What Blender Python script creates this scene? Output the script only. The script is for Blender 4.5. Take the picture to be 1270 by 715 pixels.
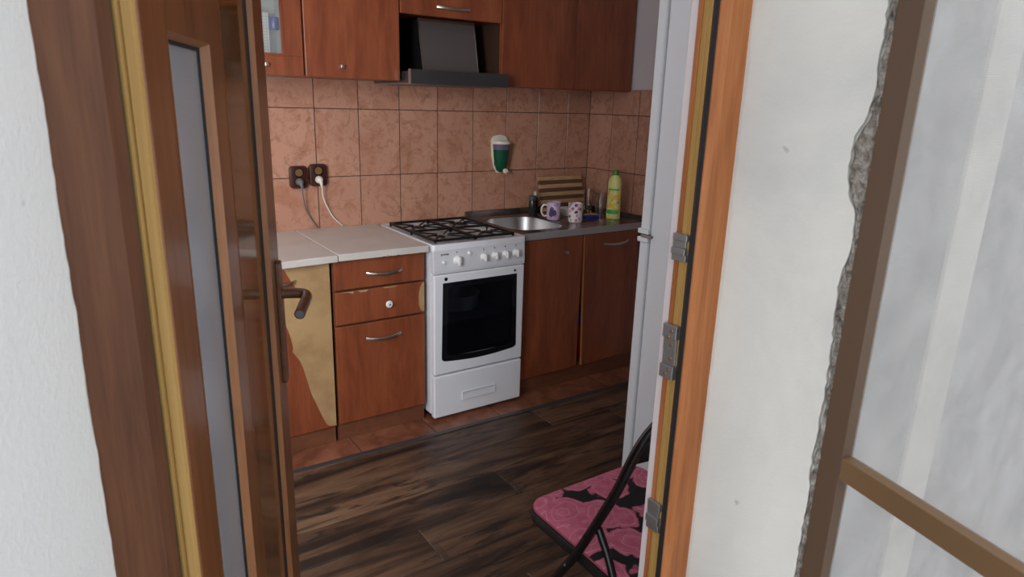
import bpy, bmesh, math, random
from mathutils import Vector, Matrix
random.seed(7)
C = bpy.context.scene.collection
for o in list(bpy.data.objects): bpy.data.objects.remove(o)

# ------------------------------------------------------------------ camera
YAW, PITCH, ROLL = 0.5998, -0.2730, 0.0296
CAM = Vector((-2.7142, -3.1862, 1.4836))
FPX = 821.22
_f = Vector((math.sin(YAW)*math.cos(PITCH), math.cos(YAW)*math.cos(PITCH), math.sin(PITCH)))
_r0 = Vector((math.cos(YAW), -math.sin(YAW), 0)); _u0 = _r0.cross(_f)
_r = _r0*math.cos(ROLL) + _u0*math.sin(ROLL); _u = _u0*math.cos(ROLL) - _r0*math.sin(ROLL)
cd = bpy.data.cameras.new('camera'); cam = bpy.data.objects.new('camera', cd); C.objects.link(cam)
cam.matrix_world = Matrix(((_r.x, _u.x, -_f.x, CAM.x), (_r.y, _u.y, -_f.y, CAM.y), (_r.z, _u.z, -_f.z, CAM.z), (0, 0, 0, 1)))
cd.sensor_width = 36; cd.lens = FPX/1270*36; cd.clip_start = 0.02
cd.dof.use_dof = True; cd.dof.focus_distance = 2.6; cd.dof.aperture_fstop = 9.0
bpy.context.scene.camera = cam

# ------------------------------------------------------------------ world + light + exposure
w = bpy.data.worlds.new('overcast'); bpy.context.scene.world = w; w.use_nodes = True
bg = w.node_tree.nodes['Background']; bg.inputs[0].default_value = (0.95, 0.975, 1.0, 1); bg.inputs[1].default_value = 1.15
vs = bpy.context.scene.view_settings
vs.view_transform = 'Standard'; vs.look = 'None'; vs.gamma = 1; vs.use_curve_mapping = False; vs.exposure = 0.32
def area(name, loc, rot, sx, sy, power, col=(1, 1, 1)):
    l = bpy.data.lights.new(name, 'AREA'); l.shape = 'RECTANGLE'; l.size = sx; l.size_y = sy; l.energy = power; l.color = col
    o = bpy.data.objects.new(name, l); C.objects.link(o); o.location = loc; o.rotation_euler = rot; return o
# daylight coming through the kitchen's own window, left of the balcony door
area('window_daylight', (-3.62, -2.74, 1.62), (math.radians(82), 0, math.radians(0)), 1.15, 1.35, 84, (0.95, 0.975, 1.0))

# ------------------------------------------------------------------ materials
def M(name, col=(0.5, 0.5, 0.5), rough=0.5, metal=0.0, spec=0.5, **kw):
    m = bpy.data.materials.new(name); m.use_nodes = True
    b = m.node_tree.nodes['Principled BSDF']
    b.inputs['Base Color'].default_value = (*col, 1); b.inputs['Roughness'].default_value = rough
    b.inputs['Metallic'].default_value = metal; b.inputs['Specular IOR Level'].default_value = spec
    for k, v in kw.items():
        b.inputs[k.replace('_', ' ')].default_value = v
    return m
class G:
    """small node graph helper"""
    def __init__(s, m): s.m = m; s.t = m.node_tree; s.b = s.t.nodes['Principled BSDF']
    def n(s, typ, **ins):
        x = s.t.nodes.new(typ)
        for k, v in ins.items():
            if k.startswith('p_'): setattr(x, k[2:], v)
        for k, v in ins.items():
            if k.startswith('p_'): continue
            key = int(k[1:]) if k[0] == 'i' and k[1:].isdigit() else k.replace('_', ' ')
            if hasattr(v, 'is_output'): s.t.links.new(v, x.inputs[key])
            else: x.inputs[key].default_value = v
        return x
    def link(s, a, b): s.t.links.new(a, b)
    def coords(s, scale=(1, 1, 1), rand=0.0):
        tc = s.n('ShaderNodeTexCoord'); v = tc.outputs['Object']
        if rand:
            oi = s.n('ShaderNodeObjectInfo')
            ml = s.n('ShaderNodeVectorMath', p_operation='SCALE'); s.link(oi.outputs['Random'], ml.inputs['Scale'])
            ml.inputs[0].default_value = (rand, rand*1.7, rand*2.3)
            ad = s.n('ShaderNodeVectorMath', p_operation='ADD'); s.link(v, ad.inputs[0]); s.link(ml.outputs[0], ad.inputs[1]); v = ad.outputs[0]
        mp = s.n('ShaderNodeMapping'); s.link(v, mp.inputs['Vector']); mp.inputs['Scale'].default_value = scale
        return mp.outputs[0]
    def noise(s, vec, scale=5, detail=4, rough=0.55, dist=0.0):
        x = s.n('ShaderNodeTexNoise', Scale=scale, Detail=detail, Roughness=rough, Distortion=dist); s.link(vec, x.inputs['Vector']); return x.outputs[0]
    def ramp(s, fac, stops):
        x = s.n('ShaderNodeValToRGB'); s.link(fac, x.inputs[0]); e = x.color_ramp.elements
        while len(e) < len(stops): e.new(0.5)
        for i, (p, c) in enumerate(stops):
            e[i].position = p; e[i].color = (*c, 1) if len(c) == 3 else c
        return x.outputs[0]
    def mix(s, fac, a, b, mode='MIX'):
        x = s.n('ShaderNodeMix', p_data_type='RGBA', p_blend_type=mode)
        for v, i in ((fac, 0), (a, 6), (b, 7)):
            if hasattr(v, 'is_output'): s.link(v, x.inputs[i])
            else: x.inputs[i].default_value = v if i == 0 else (*v, 1)
        return x.outputs[2]
    def bump(s, h, strength=0.3, dist=0.002):
        x = s.n('ShaderNodeBump', Strength=strength, Distance=dist); s.link(h, x.inputs['Height']); s.link(x.outputs[0], s.b.inputs['Normal'])
    def col(s, c): s.link(c, s.b.inputs['Base Color'])

def wood(name, dark, mid, light, scale=(14, 14, 1.2), rough=0.4, rand=3.0, coat=0.0, bump=0.05, spec=0.5):
    m = M(name, mid, rough, 0, spec); g = G(m); v = g.coords(scale, rand)
    a = g.noise(v, 2.2, 6, 0.6, 0.6); b = g.noise(g.coords((scale[0]*5, scale[1]*5, scale[2]*2), rand), 3, 3, 0.6)
    c = g.ramp(a, [(0.30, dark), (0.5, mid), (0.72, light)])
    d = g.ramp(b, [(0.35, (0.72, 0.72, 0.72)), (0.6, (1, 1, 1))])
    g.col(g.mix(0.55, c, d, 'MULTIPLY')); g.bump(b, bump, 0.001)
    m.node_tree.nodes['Principled BSDF'].inputs['Coat Weight'].default_value = coat
    m.node_tree.nodes['Principled BSDF'].inputs['Coat Roughness'].default_value = 0.12
    return m
cherry = wood('cherry_laminate', (0.175, 0.042, 0.017), (0.25, 0.064, 0.024), (0.32, 0.090, 0.034), (5, 5, 1.0), 0.38, 3, 0.15, 0.02)
cherry_dull = wood('cherry_toe_board', (0.13, 0.045, 0.02), (0.17, 0.06, 0.028), (0.2, 0.075, 0.035), (1.5, 6, 6), 0.5, 3)
oak_out = wood('orange_oak_foil', (0.32, 0.108, 0.036), (0.41, 0.145, 0.048), (0.50, 0.195, 0.072), (22, 22, 1.5), 0.5, 2, 0.0, 0.08, 0.25)
oak_dark = wood('brown_oak_foil', (0.095, 0.036, 0.016), (0.13, 0.050, 0.022), (0.17, 0.070, 0.032), (22, 22, 1.5), 0.45, 2, 0.0, 0.08, 0.3)
oak_leaf = wood('leaf_oak_foil', (0.15, 0.050, 0.016), (0.20, 0.070, 0.022), (0.26, 0.095, 0.032), (20, 20, 1.4), 0.33, 2, 0.25, 0.05)
caramel = wood('caramel_profile_core', (0.42, 0.24, 0.07), (0.50, 0.30, 0.09), (0.56, 0.35, 0.12), (40, 40, 0.6), 0.45, 2)
chip = M('bare_chipboard', (0.42, 0.27, 0.12), 0.75); g = G(chip)
v = g.coords((1, 1, 1)); g.col(g.mix(g.ramp(g.noise(v, 9, 5, 0.6), [(0.42, (0, 0, 0)), (0.7, (0.6, 0.6, 0.6))]), (0.43, 0.275, 0.125), (0.27, 0.14, 0.055)))
g.bump(g.noise(v, 220, 2), 0.3, 0.001)
# wall tile
tile = M('pink_marbled_wall_tile', (0.45, 0.25, 0.18), 0.22); g = G(tile); v = g.coords((1, 1, 1), 9)
n1 = g.noise(v, 9, 6, 0.62, 1.3); n2 = g.noise(v, 22, 5, 0.7, 0.8); n3 = g.noise(v, 3, 2)
c = g.ramp(n3, [(0.3, (0.455, 0.228, 0.155)), (0.7, (0.545, 0.292, 0.198))])
c = g.mix(g.ramp(n1, [(0.49, (0, 0, 0)), (0.62, (0.65, 0.65, 0.65))]), c, (0.38, 0.165, 0.098))
c = g.mix(g.ramp(n2, [(0.52, (0, 0, 0)), (0.66, (0.6, 0.6, 0.6))]), c, (0.30, 0.115, 0.06)); g.col(c)
g.bump(n2, 0.05, 0.001)
floor_tile = M('terracotta_floor_tile', (0.3, 0.1, 0.05), 0.35); g = G(floor_tile); v = g.coords((1, 1, 1), 9)
n1 = g.noise(v, 10, 6, 0.65, 0.8)
g.col(g.ramp(n1, [(0.32, (0.13, 0.045, 0.024)), (0.5, (0.24, 0.085, 0.045)), (0.7, (0.34, 0.135, 0.075))]))
grout = M('dark_grout', (0.05, 0.035, 0.03), 0.9)
# laminate plank: grain runs along local x
plank = M('dark_rustic_laminate', (0.1, 0.06, 0.04), 0.42); g = G(plank)
v = g.coords((0.9, 6.5, 1), 11); big = g.noise(v, 1.5, 6, 0.60, 1.0)
fine = g.noise(g.coords((3, 90, 1), 11), 3, 4, 0.6); crk = g.noise(g.coords((1.3, 7, 1), 17), 2.4, 8, 0.70, 1.6)
strip = g.n('ShaderNodeTexBrick', Scale=1.0, Mortar_Size=0.0, Brick_Width=0.62, Row_Height=0.095)
strip.offset = 0.37; g.link(g.coords((1, 1, 1)), strip.inputs['Vector']); strip.inputs['Color1'].default_value = (0.62, 0.62, 0.62, 1); strip.inputs['Color2'].default_value = (1.25, 1.2, 1.15, 1)
c = g.ramp(big, [(0.36, (0.024, 0.016, 0.013)), (0.46, (0.082, 0.046, 0.029)), (0.57, (0.165, 0.094, 0.056)), (0.71, (0.25, 0.155, 0.097))])
c = g.mix(0.8, c, strip.outputs[0], 'MULTIPLY')
c = g.mix(0.35, c, g.ramp(fine, [(0.3, (0.6, 0.6, 0.6)), (0.65, (1.15, 1.15, 1.15))]), 'MULTIPLY')
c = g.mix(g.ramp(crk, [(0.545, (0, 0, 0)), (0.62, (0.92, 0.92, 0.92))]), c, (0.020, 0.015, 0.013)); g.col(c); g.bump(fine, 0.12, 0.001)
plank_edge = M('plank_bevel_highlight', (0.22, 0.17, 0.14), 0.6)  # pale tone for painted highlights along the plank bevels

enamel = M('white_enamel', (0.80, 0.82, 0.86), 0.22); enamel_panel = M('pale_grey_enamel', (0.70, 0.71, 0.75), 0.3)
plastic_w = M('white_plastic', (0.82, 0.82, 0.80), 0.35); fridge_w = M('fridge_white', (0.84, 0.91, 0.95), 0.35)
seal = M('grey_door_seal', (0.42, 0.45, 0.48), 0.6)
worktop_m = M('offwhite_worktop', (0.62, 0.58, 0.54), 0.3); g = G(worktop_m); g.col(g.ramp(g.noise(g.coords(), 6, 5), [(0.35, (0.58, 0.54, 0.50)), (0.7, (0.66, 0.62, 0.58))]))
worn_edge = M('worn_worktop_edge', (0.15, 0.1, 0.08), 0.8)
black_e = M('black_enamel', (0.006, 0.006, 0.007), 0.4, 0, 0.3); rubber = M('black_gasket', (0.012, 0.014, 0.017), 0.6)
burner_m = M('burner_alloy', (0.28, 0.27, 0.26), 0.45, 0.8)
oven_glass = M('black_oven_glass', (0.006, 0.007, 0.010), 0.08); oven_inner = M('dim_oven_cavity', (0.03, 0.03, 0.035), 0.5)
steel = M('brushed_steel', (0.46, 0.45, 0.45), 0.36, 1.0); g = G(steel); nn = g.noise(g.coords((2, 60, 60)), 4, 3); g.bump(nn, 0.04, 0.001)
steel_d = M('dark_brushed_steel', (0.13, 0.13, 0.132), 0.30, 0.8); steel_edge = M('matt_steel_edge', (0.42, 0.40, 0.41), 0.42, 0.35); steel_top = M('stained_steel_worktop', (0.42, 0.39, 0.38), 0.22, 0.9)
g = G(steel_top); g.col(g.ramp(g.noise(g.coords(), 7, 4), [(0.4, (0.20, 0.165, 0.15)), (0.65, (0.42, 0.39, 0.38))]))
fascia_m = M('hood_glass_fascia', (0.16, 0.135, 0.13), 0.25, 0.5); dark_m = M('black_hood_body', (0.006, 0.006, 0.006), 0.5)
nickel = M('satin_nickel', (0.62, 0.59, 0.54), 0.3, 1.0); chrome = M('chrome', (0.8, 0.8, 0.8), 0.08, 1.0)
zinc = M('zinc_striker', (0.42, 0.43, 0.43), 0.42, 0.85); brass = M('brass_screw', (0.45, 0.28, 0.15), 0.4, 0.9)
socket_m = M('brown_bakelite', (0.055, 0.016, 0.012), 0.22); socket_in = M('tan_socket_insert', (0.17, 0.095, 0.035), 0.4)
grey_cable = M('grey_cable', (0.13, 0.13, 0.13), 0.5); white_cable = M('white_cable', (0.72, 0.68, 0.60), 0.45)
cream = M('cream_plastic', (0.72, 0.68, 0.55), 0.4)
handle_m = wood('brown_handle', (0.08, 0.03, 0.012), (0.12, 0.045, 0.018), (0.17, 0.07, 0.03), (30, 30, 30), 0.3, 1, 0.3)
bronze = M('brown_anodised_aluminium', (0.135, 0.085, 0.055), 0.38, 0.15); bronze_l = M('light_brown_aluminium_bar', (0.22, 0.13, 0.065), 0.36, 0.15)
blue_p = M('blue_plastic', (0.01, 0.03, 0.35), 0.3); yellow_p = M('yellow_plastic', (0.75, 0.52, 0.02), 0.4); red_p = M('red_plastic', (0.4, 0.015, 0.012), 0.4)
navy_cap = M('navy_cap', (0.015, 0.02, 0.16), 0.35)
paint_w = M('pale_lilac_wall_paint', (0.60, 0.56, 0.58), 0.8); ceil_m = M('white_ceiling_paint', (0.8, 0.8, 0.78), 0.9)
cab_in = M('cabinet_interior', (0.05, 0.03, 0.025), 0.8); cab_pale = M('pale_cabinet_interior', (0.32, 0.32, 0.29), 0.7)
chair_black = M('black_painted_tube', (0.006, 0.006, 0.007), 0.18, 0.0, 0.6); vinyl = M('black_vinyl', (0.012, 0.012, 0.013), 0.4)
wood_l = wood('light_board_wood', (0.45, 0.27, 0.12), (0.52, 0.33, 0.16), (0.6, 0.4, 0.2), (1.5, 12, 12), 0.5)
wood_d = wood('dark_board_wood', (0.10, 0.05, 0.03), (0.13, 0.065, 0.04), (0.17, 0.09, 0.055), (1.5, 12, 12), 0.5)
def glass(name, col=(1, 1, 1), rough=0.0, ior=1.45, mixw=None):
    m = bpy.data.materials.new(name); m.use_nodes = True; t = m.node_tree; b = t.nodes['Principled BSDF']
    b.inputs['Base Color'].default_value = (*col, 1); b.inputs['Transmission Weight'].default_value = 1; b.inputs['Roughness'].default_value = rough; b.inputs['IOR'].default_value = ior
    return m
clear = glass('clear_glass', (0.97, 0.98, 0.98)); green_gel = M('green_soap', (0.004, 0.075, 0.035), 0.12); violet_gel = M('violet_reservoir', (0.13, 0.10, 0.16), 0.15)
ribbed = M('ribbed_pale_glass', (0.50, 0.53, 0.58), 0.22); g = G(ribbed)
wv = g.n('ShaderNodeTexWave', Scale=110.0, p_bands_direction='Z'); g.link(g.coords(), wv.inputs['Vector']); g.bump(wv.outputs[1], 0.12, 0.001)
ribbed.node_tree.nodes['Principled BSDF'].inputs['Transmission Weight'].default_value = 0.45
brown_glass = M('glossy_brown_panel', (0.16, 0.065, 0.022), 0.10); g = G(brown_glass); g.col(g.ramp(g.noise(g.coords((14, 14, 0.6)), 3, 3), [(0.3, (0.12, 0.045, 0.015)), (0.7, (0.20, 0.085, 0.03))]))
# exterior plaster
def plaster(name, a, b, c, bs=0.35, sc=1.0):
    m = M(name, a, 0.9, 0, 0.2); g = G(m); v = g.coords()
    n = g.noise(v, 2.2*sc, 6, 0.62, 0.4); s = g.noise(g.coords((1, 1, 0.35)), 5*sc, 4, 0.6); f = g.noise(v, 140, 4, 0.7)
    k = g.ramp(n, [(0.3, b), (0.52, a), (0.75, c)])
    k = g.mix(g.ramp(s, [(0.55, (0, 0, 0)), (0.75, (0.5, 0.5, 0.5))]), k, b)
    spot = g.noise(v, 26, 2, 0.4); k = g.mix(g.ramp(spot, [(0.78, (0, 0, 0)), (0.82, (0.5, 0.5, 0.5))]), k, (0.3, 0.26, 0.22))
    g.col(k); g.bump(f, bs, 0.003); return m
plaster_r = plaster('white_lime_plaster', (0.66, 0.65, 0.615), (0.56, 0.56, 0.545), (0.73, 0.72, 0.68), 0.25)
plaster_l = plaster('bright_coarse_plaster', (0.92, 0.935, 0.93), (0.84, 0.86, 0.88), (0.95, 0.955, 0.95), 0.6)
plaster_o = plaster('grey_outer_plaster', (0.47, 0.47, 0.465), (0.36, 0.36, 0.36), (0.58, 0.58, 0.58), 0.3, 3.0)
mortar = M('broken_mortar', (0.35, 0.31, 0.27), 0.95); g = G(mortar); v = g.coords(); n = g.noise(v, 60, 6, 0.75)
g.col(g.ramp(n, [(0.35, (0.12, 0.095, 0.08)), (0.55, (0.38, 0.34, 0.30)), (0.72, (0.7, 0.68, 0.65))])); g.bump(n, 1.0, 0.01)
ground_m = M('balcony_screed', (0.32, 0.31, 0.30), 0.9); g = G(ground_m); g.col(g.ramp(g.noise(g.coords(), 4, 5), [(0.3, (0.25, 0.245, 0.24)), (0.7, (0.38, 0.37, 0.36))]))
mesh_m = bpy.data.materials.new('insect_mesh'); mesh_m.use_nodes = True; t = mesh_m.node_tree
b = t.nodes['Principled BSDF']; b.inputs['Base Color'].default_value = (0.55, 0.55, 0.55, 1); b.inputs['Roughness'].default_value = 0.8
tr = t.nodes.new('ShaderNodeBsdfTransparent'); mx = t.nodes.new('ShaderNodeMixShader')
tc = t.nodes.new('ShaderNodeTexCoord'); w1 = t.nodes.new('ShaderNodeTexWave'); w1.bands_direction = 'Z'; w1.inputs['Scale'].default_value = 110; t.links.new(tc.outputs['Object'], w1.inputs['Vector'])
mr = t.nodes.new('ShaderNodeMapRange'); t.links.new(w1.outputs[1], mr.inputs[0]); mr.inputs[3].default_value = 0.24; mr.inputs[4].default_value = 0.28
t.links.new(mr.outputs[0], mx.inputs[0]); t.links.new(tr.outputs[0], mx.inputs[1]); t.links.new(b.outputs[0], mx.inputs[2]); t.links.new(mx.outputs[0], t.nodes['Material Output'].inputs[0])
# cushion cloth: pink roses on black
cloth = M('pink_rose_print', (0.4, 0.1, 0.16), 0.85, 0, 0.2); g = G(cloth); v = g.coords((1, 1, 0.001))
wob = g.n('ShaderNodeTexNoise', Scale=16.0, Detail=2.0); g.link(v, wob.inputs['Vector'])
sb = g.n('ShaderNodeVectorMath', p_operation='SUBTRACT'); g.link(wob.outputs[1], sb.inputs[0]); sb.inputs[1].default_value = (0.5, 0.5, 0.5)
sc_ = g.n('ShaderNodeVectorMath', p_operation='SCALE'); g.link(sb.outputs[0], sc_.inputs[0]); sc_.inputs['Scale'].default_value = 0.045
ad = g.n('ShaderNodeVectorMath', p_operation='ADD'); g.link(v, ad.inputs[0]); g.link(sc_.outputs[0], ad.inputs[1])
vo = g.n('ShaderNodeTexVoronoi', Scale=10.5, Randomness=0.8); g.link(ad.outputs[0], vo.inputs['Vector'])
wv = g.n('ShaderNodeMath', p_operation='SINE'); ml = g.n('ShaderNodeMath', p_operation='MULTIPLY'); ml.inputs[1].default_value = 34; g.link(vo.outputs[0], ml.inputs[0]); g.link(ml.outputs[0], wv.inputs[0])
ring = g.ramp(wv.outputs[0], [(0.86, (0, 0, 0)), (0.97, (0.55, 0.55, 0.55))])
c = g.mix(g.ramp(g.noise(v, 40, 3), [(0.3, (0, 0, 0)), (0.7, (1, 1, 1))]), (0.50, 0.11, 0.185), (0.62, 0.18, 0.27)); c = g.mix(ring, c, (0.75, 0.34, 0.42))
c = g.mix(g.ramp(vo.outputs[0], [(0.655, (0, 0, 0)), (0.68, (1, 1, 1))]), c, (0.022, 0.02, 0.022)); g.col(c)
g.bump(g.noise(v, 300, 2), 0.3, 0.001)
piping_m = M('dark_pink_piping', (0.36, 0.07, 0.12), 0.8)

# ------------------------------------------------------------------ mesh helpers
def box(bm, x0, x1, y0, y1, z0, z1, bev=0.0, seg=2):
    r = bmesh.ops.create_cube(bm, size=1.0, matrix=Matrix.Translation(((x0+x1)/2, (y0+y1)/2, (z0+z1)/2)) @ Matrix.Diagonal((abs(x1-x0), abs(y1-y0), abs(z1-z0), 1)))
    if bev:
        es = list({e for v_ in r['verts'] for e in v_.link_edges})
        bmesh.ops.bevel(bm, geom=es, offset=bev, segments=seg, affect='EDGES', profile=0.5)
    return bm
def B(*a, **k): return box(bmesh.new(), *a, **k)
def prism(pts, lo, hi, axis='z', bm=None, bev=0.0):
    """extrude a 2D outline; axis z: pts=(x,y); axis y: pts=(x,z); axis x: pts=(y,z)"""
    bm = bm or bmesh.new()
    mk = {'z': lambda p, h: (p[0], p[1], h), 'y': lambda p, h: (p[0], h, p[1]), 'x': lambda p, h: (h, p[0], p[1])}[axis]
    a = [bm.verts.new(mk(p, lo)) for p in pts]; b_ = [bm.verts.new(mk(p, hi)) for p in pts]
    fs = [bm.faces.new(a), bm.faces.new(b_)]; n_ = len(pts)
    for i in range(n_): fs.append(bm.faces.new((a[i], a[(i+1) % n_], b_[(i+1) % n_], b_[i])))
    bmesh.ops.recalc_face_normals(bm, faces=fs)
    if bev: bmesh.ops.bevel(bm, geom=[e for f in fs[:2] for e in f.edges], offset=bev, segments=2, affect='EDGES', profile=0.5)
    return bm
def rrect(x0, x1, y0, y1, r, n=5):
    out = []
    for cx, cy, a0 in ((x1-r, y1-r, 0), (x0+r, y1-r, 90), (x0+r, y0+r, 180), (x1-r, y0+r, 270)):
        for i in range(n+1):
            a = math.radians(a0+90*i/n); out.append((cx+r*math.cos(a), cy+r*math.sin(a)))
    return out
def smooth_path(pts, sub=6):
    P = [Vector(p) for p in pts]; P = [P[0]*2-P[1]] + P + [P[-1]*2-P[-2]]; out = []
    for i in range(1, len(P)-2):
        for k in range(sub):
            t_ = k/sub; a, b_, c_, d = P[i-1], P[i], P[i+1], P[i+2]
            out.append(0.5*((2*b_)+(c_-a)*t_+(2*a-5*b_+4*c_-d)*t_*t_+(3*b_-a-3*c_+d)*t_**3))
    out.append(P[-2]); return out
def tube(pts, r, seg=10, bm=None, smooth=0, sy=1.0):
    bm = bm or bmesh.new(); P = smooth_path(pts, smooth) if smooth else [Vector(p) for p in pts]
    R_ = r if isinstance(r, (list, tuple)) else None; rings = []; up = None
    for i, p in enumerate(P):
        d = (P[min(i+1, len(P)-1)]-P[max(i-1, 0)]).normalized()
        if up is None: up = Vector((0, 0, 1)) if abs(d.z) < 0.9 else Vector((1, 0, 0))
        s = d.cross(up).normalized(); up = s.cross(d).normalized()
        rr = r if R_ is None else R_[0]+(R_[1]-R_[0])*i/(len(P)-1)
        rings.append([bm.verts.new(p+s*rr*math.cos(2*math.pi*k/seg)+up*rr*sy*math.sin(2*math.pi*k/seg)) for k in range(seg)])
    for a, b_ in zip(rings, rings[1:]):
        for k in range(seg): bm.faces.new((a[k], a[(k+1) % seg], b_[(k+1) % seg], b_[k]))
    bm.faces.new(rings[0]); bm.faces.new(rings[-1]); bmesh.ops.recalc_face_normals(bm, faces=bm.faces[:]); return bm
def lathe(prof, seg=24, bm=None, center=(0, 0, 0), axis='z', sx=1.0, sy=1.0):
    """prof: list of (radius, height)"""
    bm = bm or bmesh.new(); rings = []; cx, cy, cz = center
    def P(r, h, a):
        u_, v_ = r*sx*math.cos(a), r*sy*math.sin(a)
        if axis == 'z': return (cx+u_, cy+v_, cz+h)
        if axis == 'y': return (cx+u_, cy-h, cz+v_)      # height grows towards -y
        return (cx+h, cy+u_, cz+v_)
    for r, h in prof:
        if r < 1e-6: rings.append([bm.verts.new(P(0, h, 0))])
        else: rings.append([bm.verts.new(P(r, h, 2*math.pi*k/seg)) for k in range(seg)])
    for a, b_ in zip(rings, rings[1:]):
        for k in range(seg):
            k2 = (k+1) % seg
            vs_ = [a[k % len(a)], a[k2 % len(a)], b_[k2 % len(b_)], b_[k % len(b_)]]
            u_ = []
            for q in vs_:
                if q not in u_: u_.append(q)
            if len(u_) > 2: bm.faces.new(u_)
    if len(rings[0]) > 1: bm.faces.new(rings[0])
    if len(rings[-1]) > 1: bm.faces.new(rings[-1])
    bmesh.ops.recalc_face_normals(bm, faces=bm.faces[:]); return bm
def obj(name, bm, mat, parent=None, smooth=False, world=True, base=None):
    """one mesh object. verts are world coordinates (world=True) or the parent's local coordinates"""
    me = bpy.data.meshes.new(name); off = Vector((0, 0, 0))
    if parent is not None and world:
        p = parent
        while p is not None: off += p.location; p = p.parent
    o = bpy.data.objects.new(name, me)
    if parent is None or base:
        if base == 'keep': c_ = Vector((0, 0, 0))
        else:
            xs = [v_.co for v_ in bm.verts]; c_ = Vector(((min(a.x for a in xs)+max(a.x for a in xs))/2, (min(a.y for a in xs)+max(a.y for a in xs))/2, min(a.z for a in xs)))
        o.location = c_-off; off = c_.copy()
    if off.length: bmesh.ops.translate(bm, verts=bm.verts[:], vec=-off)
    if smooth:
        for f in bm.faces: f.smooth = True
        for e in bm.edges:
            if len(e.link_faces) == 2 and e.calc_face_angle(0) > math.radians(38): e.smooth = False
    bm.to_mesh(me); bm.free(); me.materials.append(mat); C.objects.link(o)
    if parent is not None: o.parent = parent
    return o
def tag(o, label, cat, group=None, kind=None):
    o['label'] = label; o['category'] = cat
    if group: o['group'] = group
    if kind: o['kind'] = kind
    return o
def thing(name, loc, label, cat, group=None, rz=0.0):
    o = bpy.data.objects.new(name, None); C.objects.link(o); o.location = loc; o.rotation_euler = (0, 0, rz); o.empty_display_size = 0.05
    return tag(o, label, cat, group)
def struct(name, bm, mat, label=None):
    o = obj(name, bm, mat, base='keep'); o['kind'] = 'structure'
    if label: o['label'] = label
    return o
def inst(src, parent, loc):
    o = src.copy(); C.objects.link(o); o.parent = parent; o.location = loc; return o
def text_bm(s, size, depth=0.0004):
    cu = bpy.data.curves.new('t', 'FONT'); cu.body = s; cu.size = size; cu.extrude = depth; cu.align_x = 'CENTER'; cu.resolution_u = 2
    to = bpy.data.objects.new('t', cu); C.objects.link(to); bpy.context.view_layer.update()
    me = bpy.data.meshes.new_from_object(to); bm = bmesh.new(); bm.from_mesh(me)
    bpy.data.objects.remove(to); bpy.data.curves.remove(cu); bpy.data.meshes.remove(me); return bm

# ================================================================== SETTING
DY = -2.486            # door plane (outer face of the frame)
XL, XR = -2.7202, -1.806
kitchen_floor = struct('floor', B(-3.9, 0, -2.43, 0, -0.10, -0.004), M('pale_joint_highlight', (0.20, 0.155, 0.125), 0.9))  # pale base seen in the plank gaps, painted in place of bevel highlights
struct('balcony_floor', B(-6.5, 2.5, -6.0, -2.43, -0.12, -0.03), ground_m)
struct('ceiling', B(-4.0, 0.1, -2.40, 0.1, 2.6, 2.7), ceil_m)
wall_back = struct('wall_back', B(-3.9, 0.12, 0.008, 0.15, -0.1, 2.6), paint_w)
wall_right = struct('wall_right', B(0.008, 0.15, -2.41, 0.008, -0.1, 2.6), paint_w)
struct('wall_left', B(-4.05, -3.9, -2.41, 0.15, -0.1, 2.6), paint_w)
# thick outer wall (splayed reveals both sides of the balcony door), with the kitchen window hole on the left
# how far the broken edge reaches into the plaster at height z
def brk(z):
    k = [(-.1, .006), (0.80, .006), (0.88, .005), (0.95, .009), (1.06, .006), (1.14, .008), (1.20, .013), (1.25, .012), (1.29, .004), (1.345, .006), (1.365, .018), (1.40, .025), (1.45, .024), (1.475, .012), (1.52, .008), (1.60, .009), (1.8, .011), (2.7, .010)]
    for (a, va), (b_, vb) in zip(k, k[1:]):
        if a <= z <= b_: return va+(vb-va)*(z-a)/(b_-a)
    return .006
def jag(p0, p1, z0, z1, n_, amp, rng, smooth=1):
    """wobbly vertical edge between the plan points p0 (edge) and direction p1"""
    return [(z0+(z1-z0)*i/n_, rng.uniform(-amp, amp)) for i in range(n_+1)]
rng = random.Random(3)
def reveal_wall(name, mat, edge, corner, far, back, amp):
    """edge = plan point at the frame (jagged), corner = outer corner, far = far outer, back = far inner"""
    bm = bmesh.new(); N = 260; e = Vector(edge); c_ = Vector(corner); dirv = (e-c_).normalized(); w1 = 0; rows = []
    for i in range(N+1):
        z = 2.62*i/N-0.02; w1 = 0.72*w1+rng.uniform(-amp, amp)
        p = e+dirv*w1
        nv_ = Vector((-dirv.y, dirv.x)); nv_ = -nv_ if nv_.x*(1 if c_.x > -2.2 else -1) < 0 else nv_
        q = c_+dirv*(brk(z)+rng.uniform(-.0016, .0016)) if mat is plaster_r else c_+dirv*.0005; qi = q+nv_*.010; ci = c_+nv_*.010
        rows.append((bm.verts.new((p.x, p.y, z)), bm.verts.new((q.x, q.y, z)), bm.verts.new((qi.x, qi.y, z)), bm.verts.new((ci.x, ci.y, z)), bm.verts.new((far[0], far[1], z)), bm.verts.new((back[0], back[1], z)), bm.verts.new((e.x, e.y+0.012, z))))
    for a, b_ in zip(rows, rows[1:]):
        for k in range(7): bm.faces.new((a[k], a[(k+1) % 7], b_[(k+1) % 7], b_[k]))
    bm.faces.new(rows[0]); bm.faces.new(rows[-1]); bmesh.ops.recalc_face_normals(bm, faces=bm.faces[:])
    return struct(name, bm, mat)
OY = -2.684
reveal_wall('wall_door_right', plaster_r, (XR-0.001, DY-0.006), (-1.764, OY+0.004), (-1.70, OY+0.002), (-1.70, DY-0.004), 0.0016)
reveal_wall('wall_door_left', plaster_l, (XL+0.001, DY-0.006), (-2.80, OY), (-2.95, OY), (-2.95, DY-0.004), 0.0016)
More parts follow.
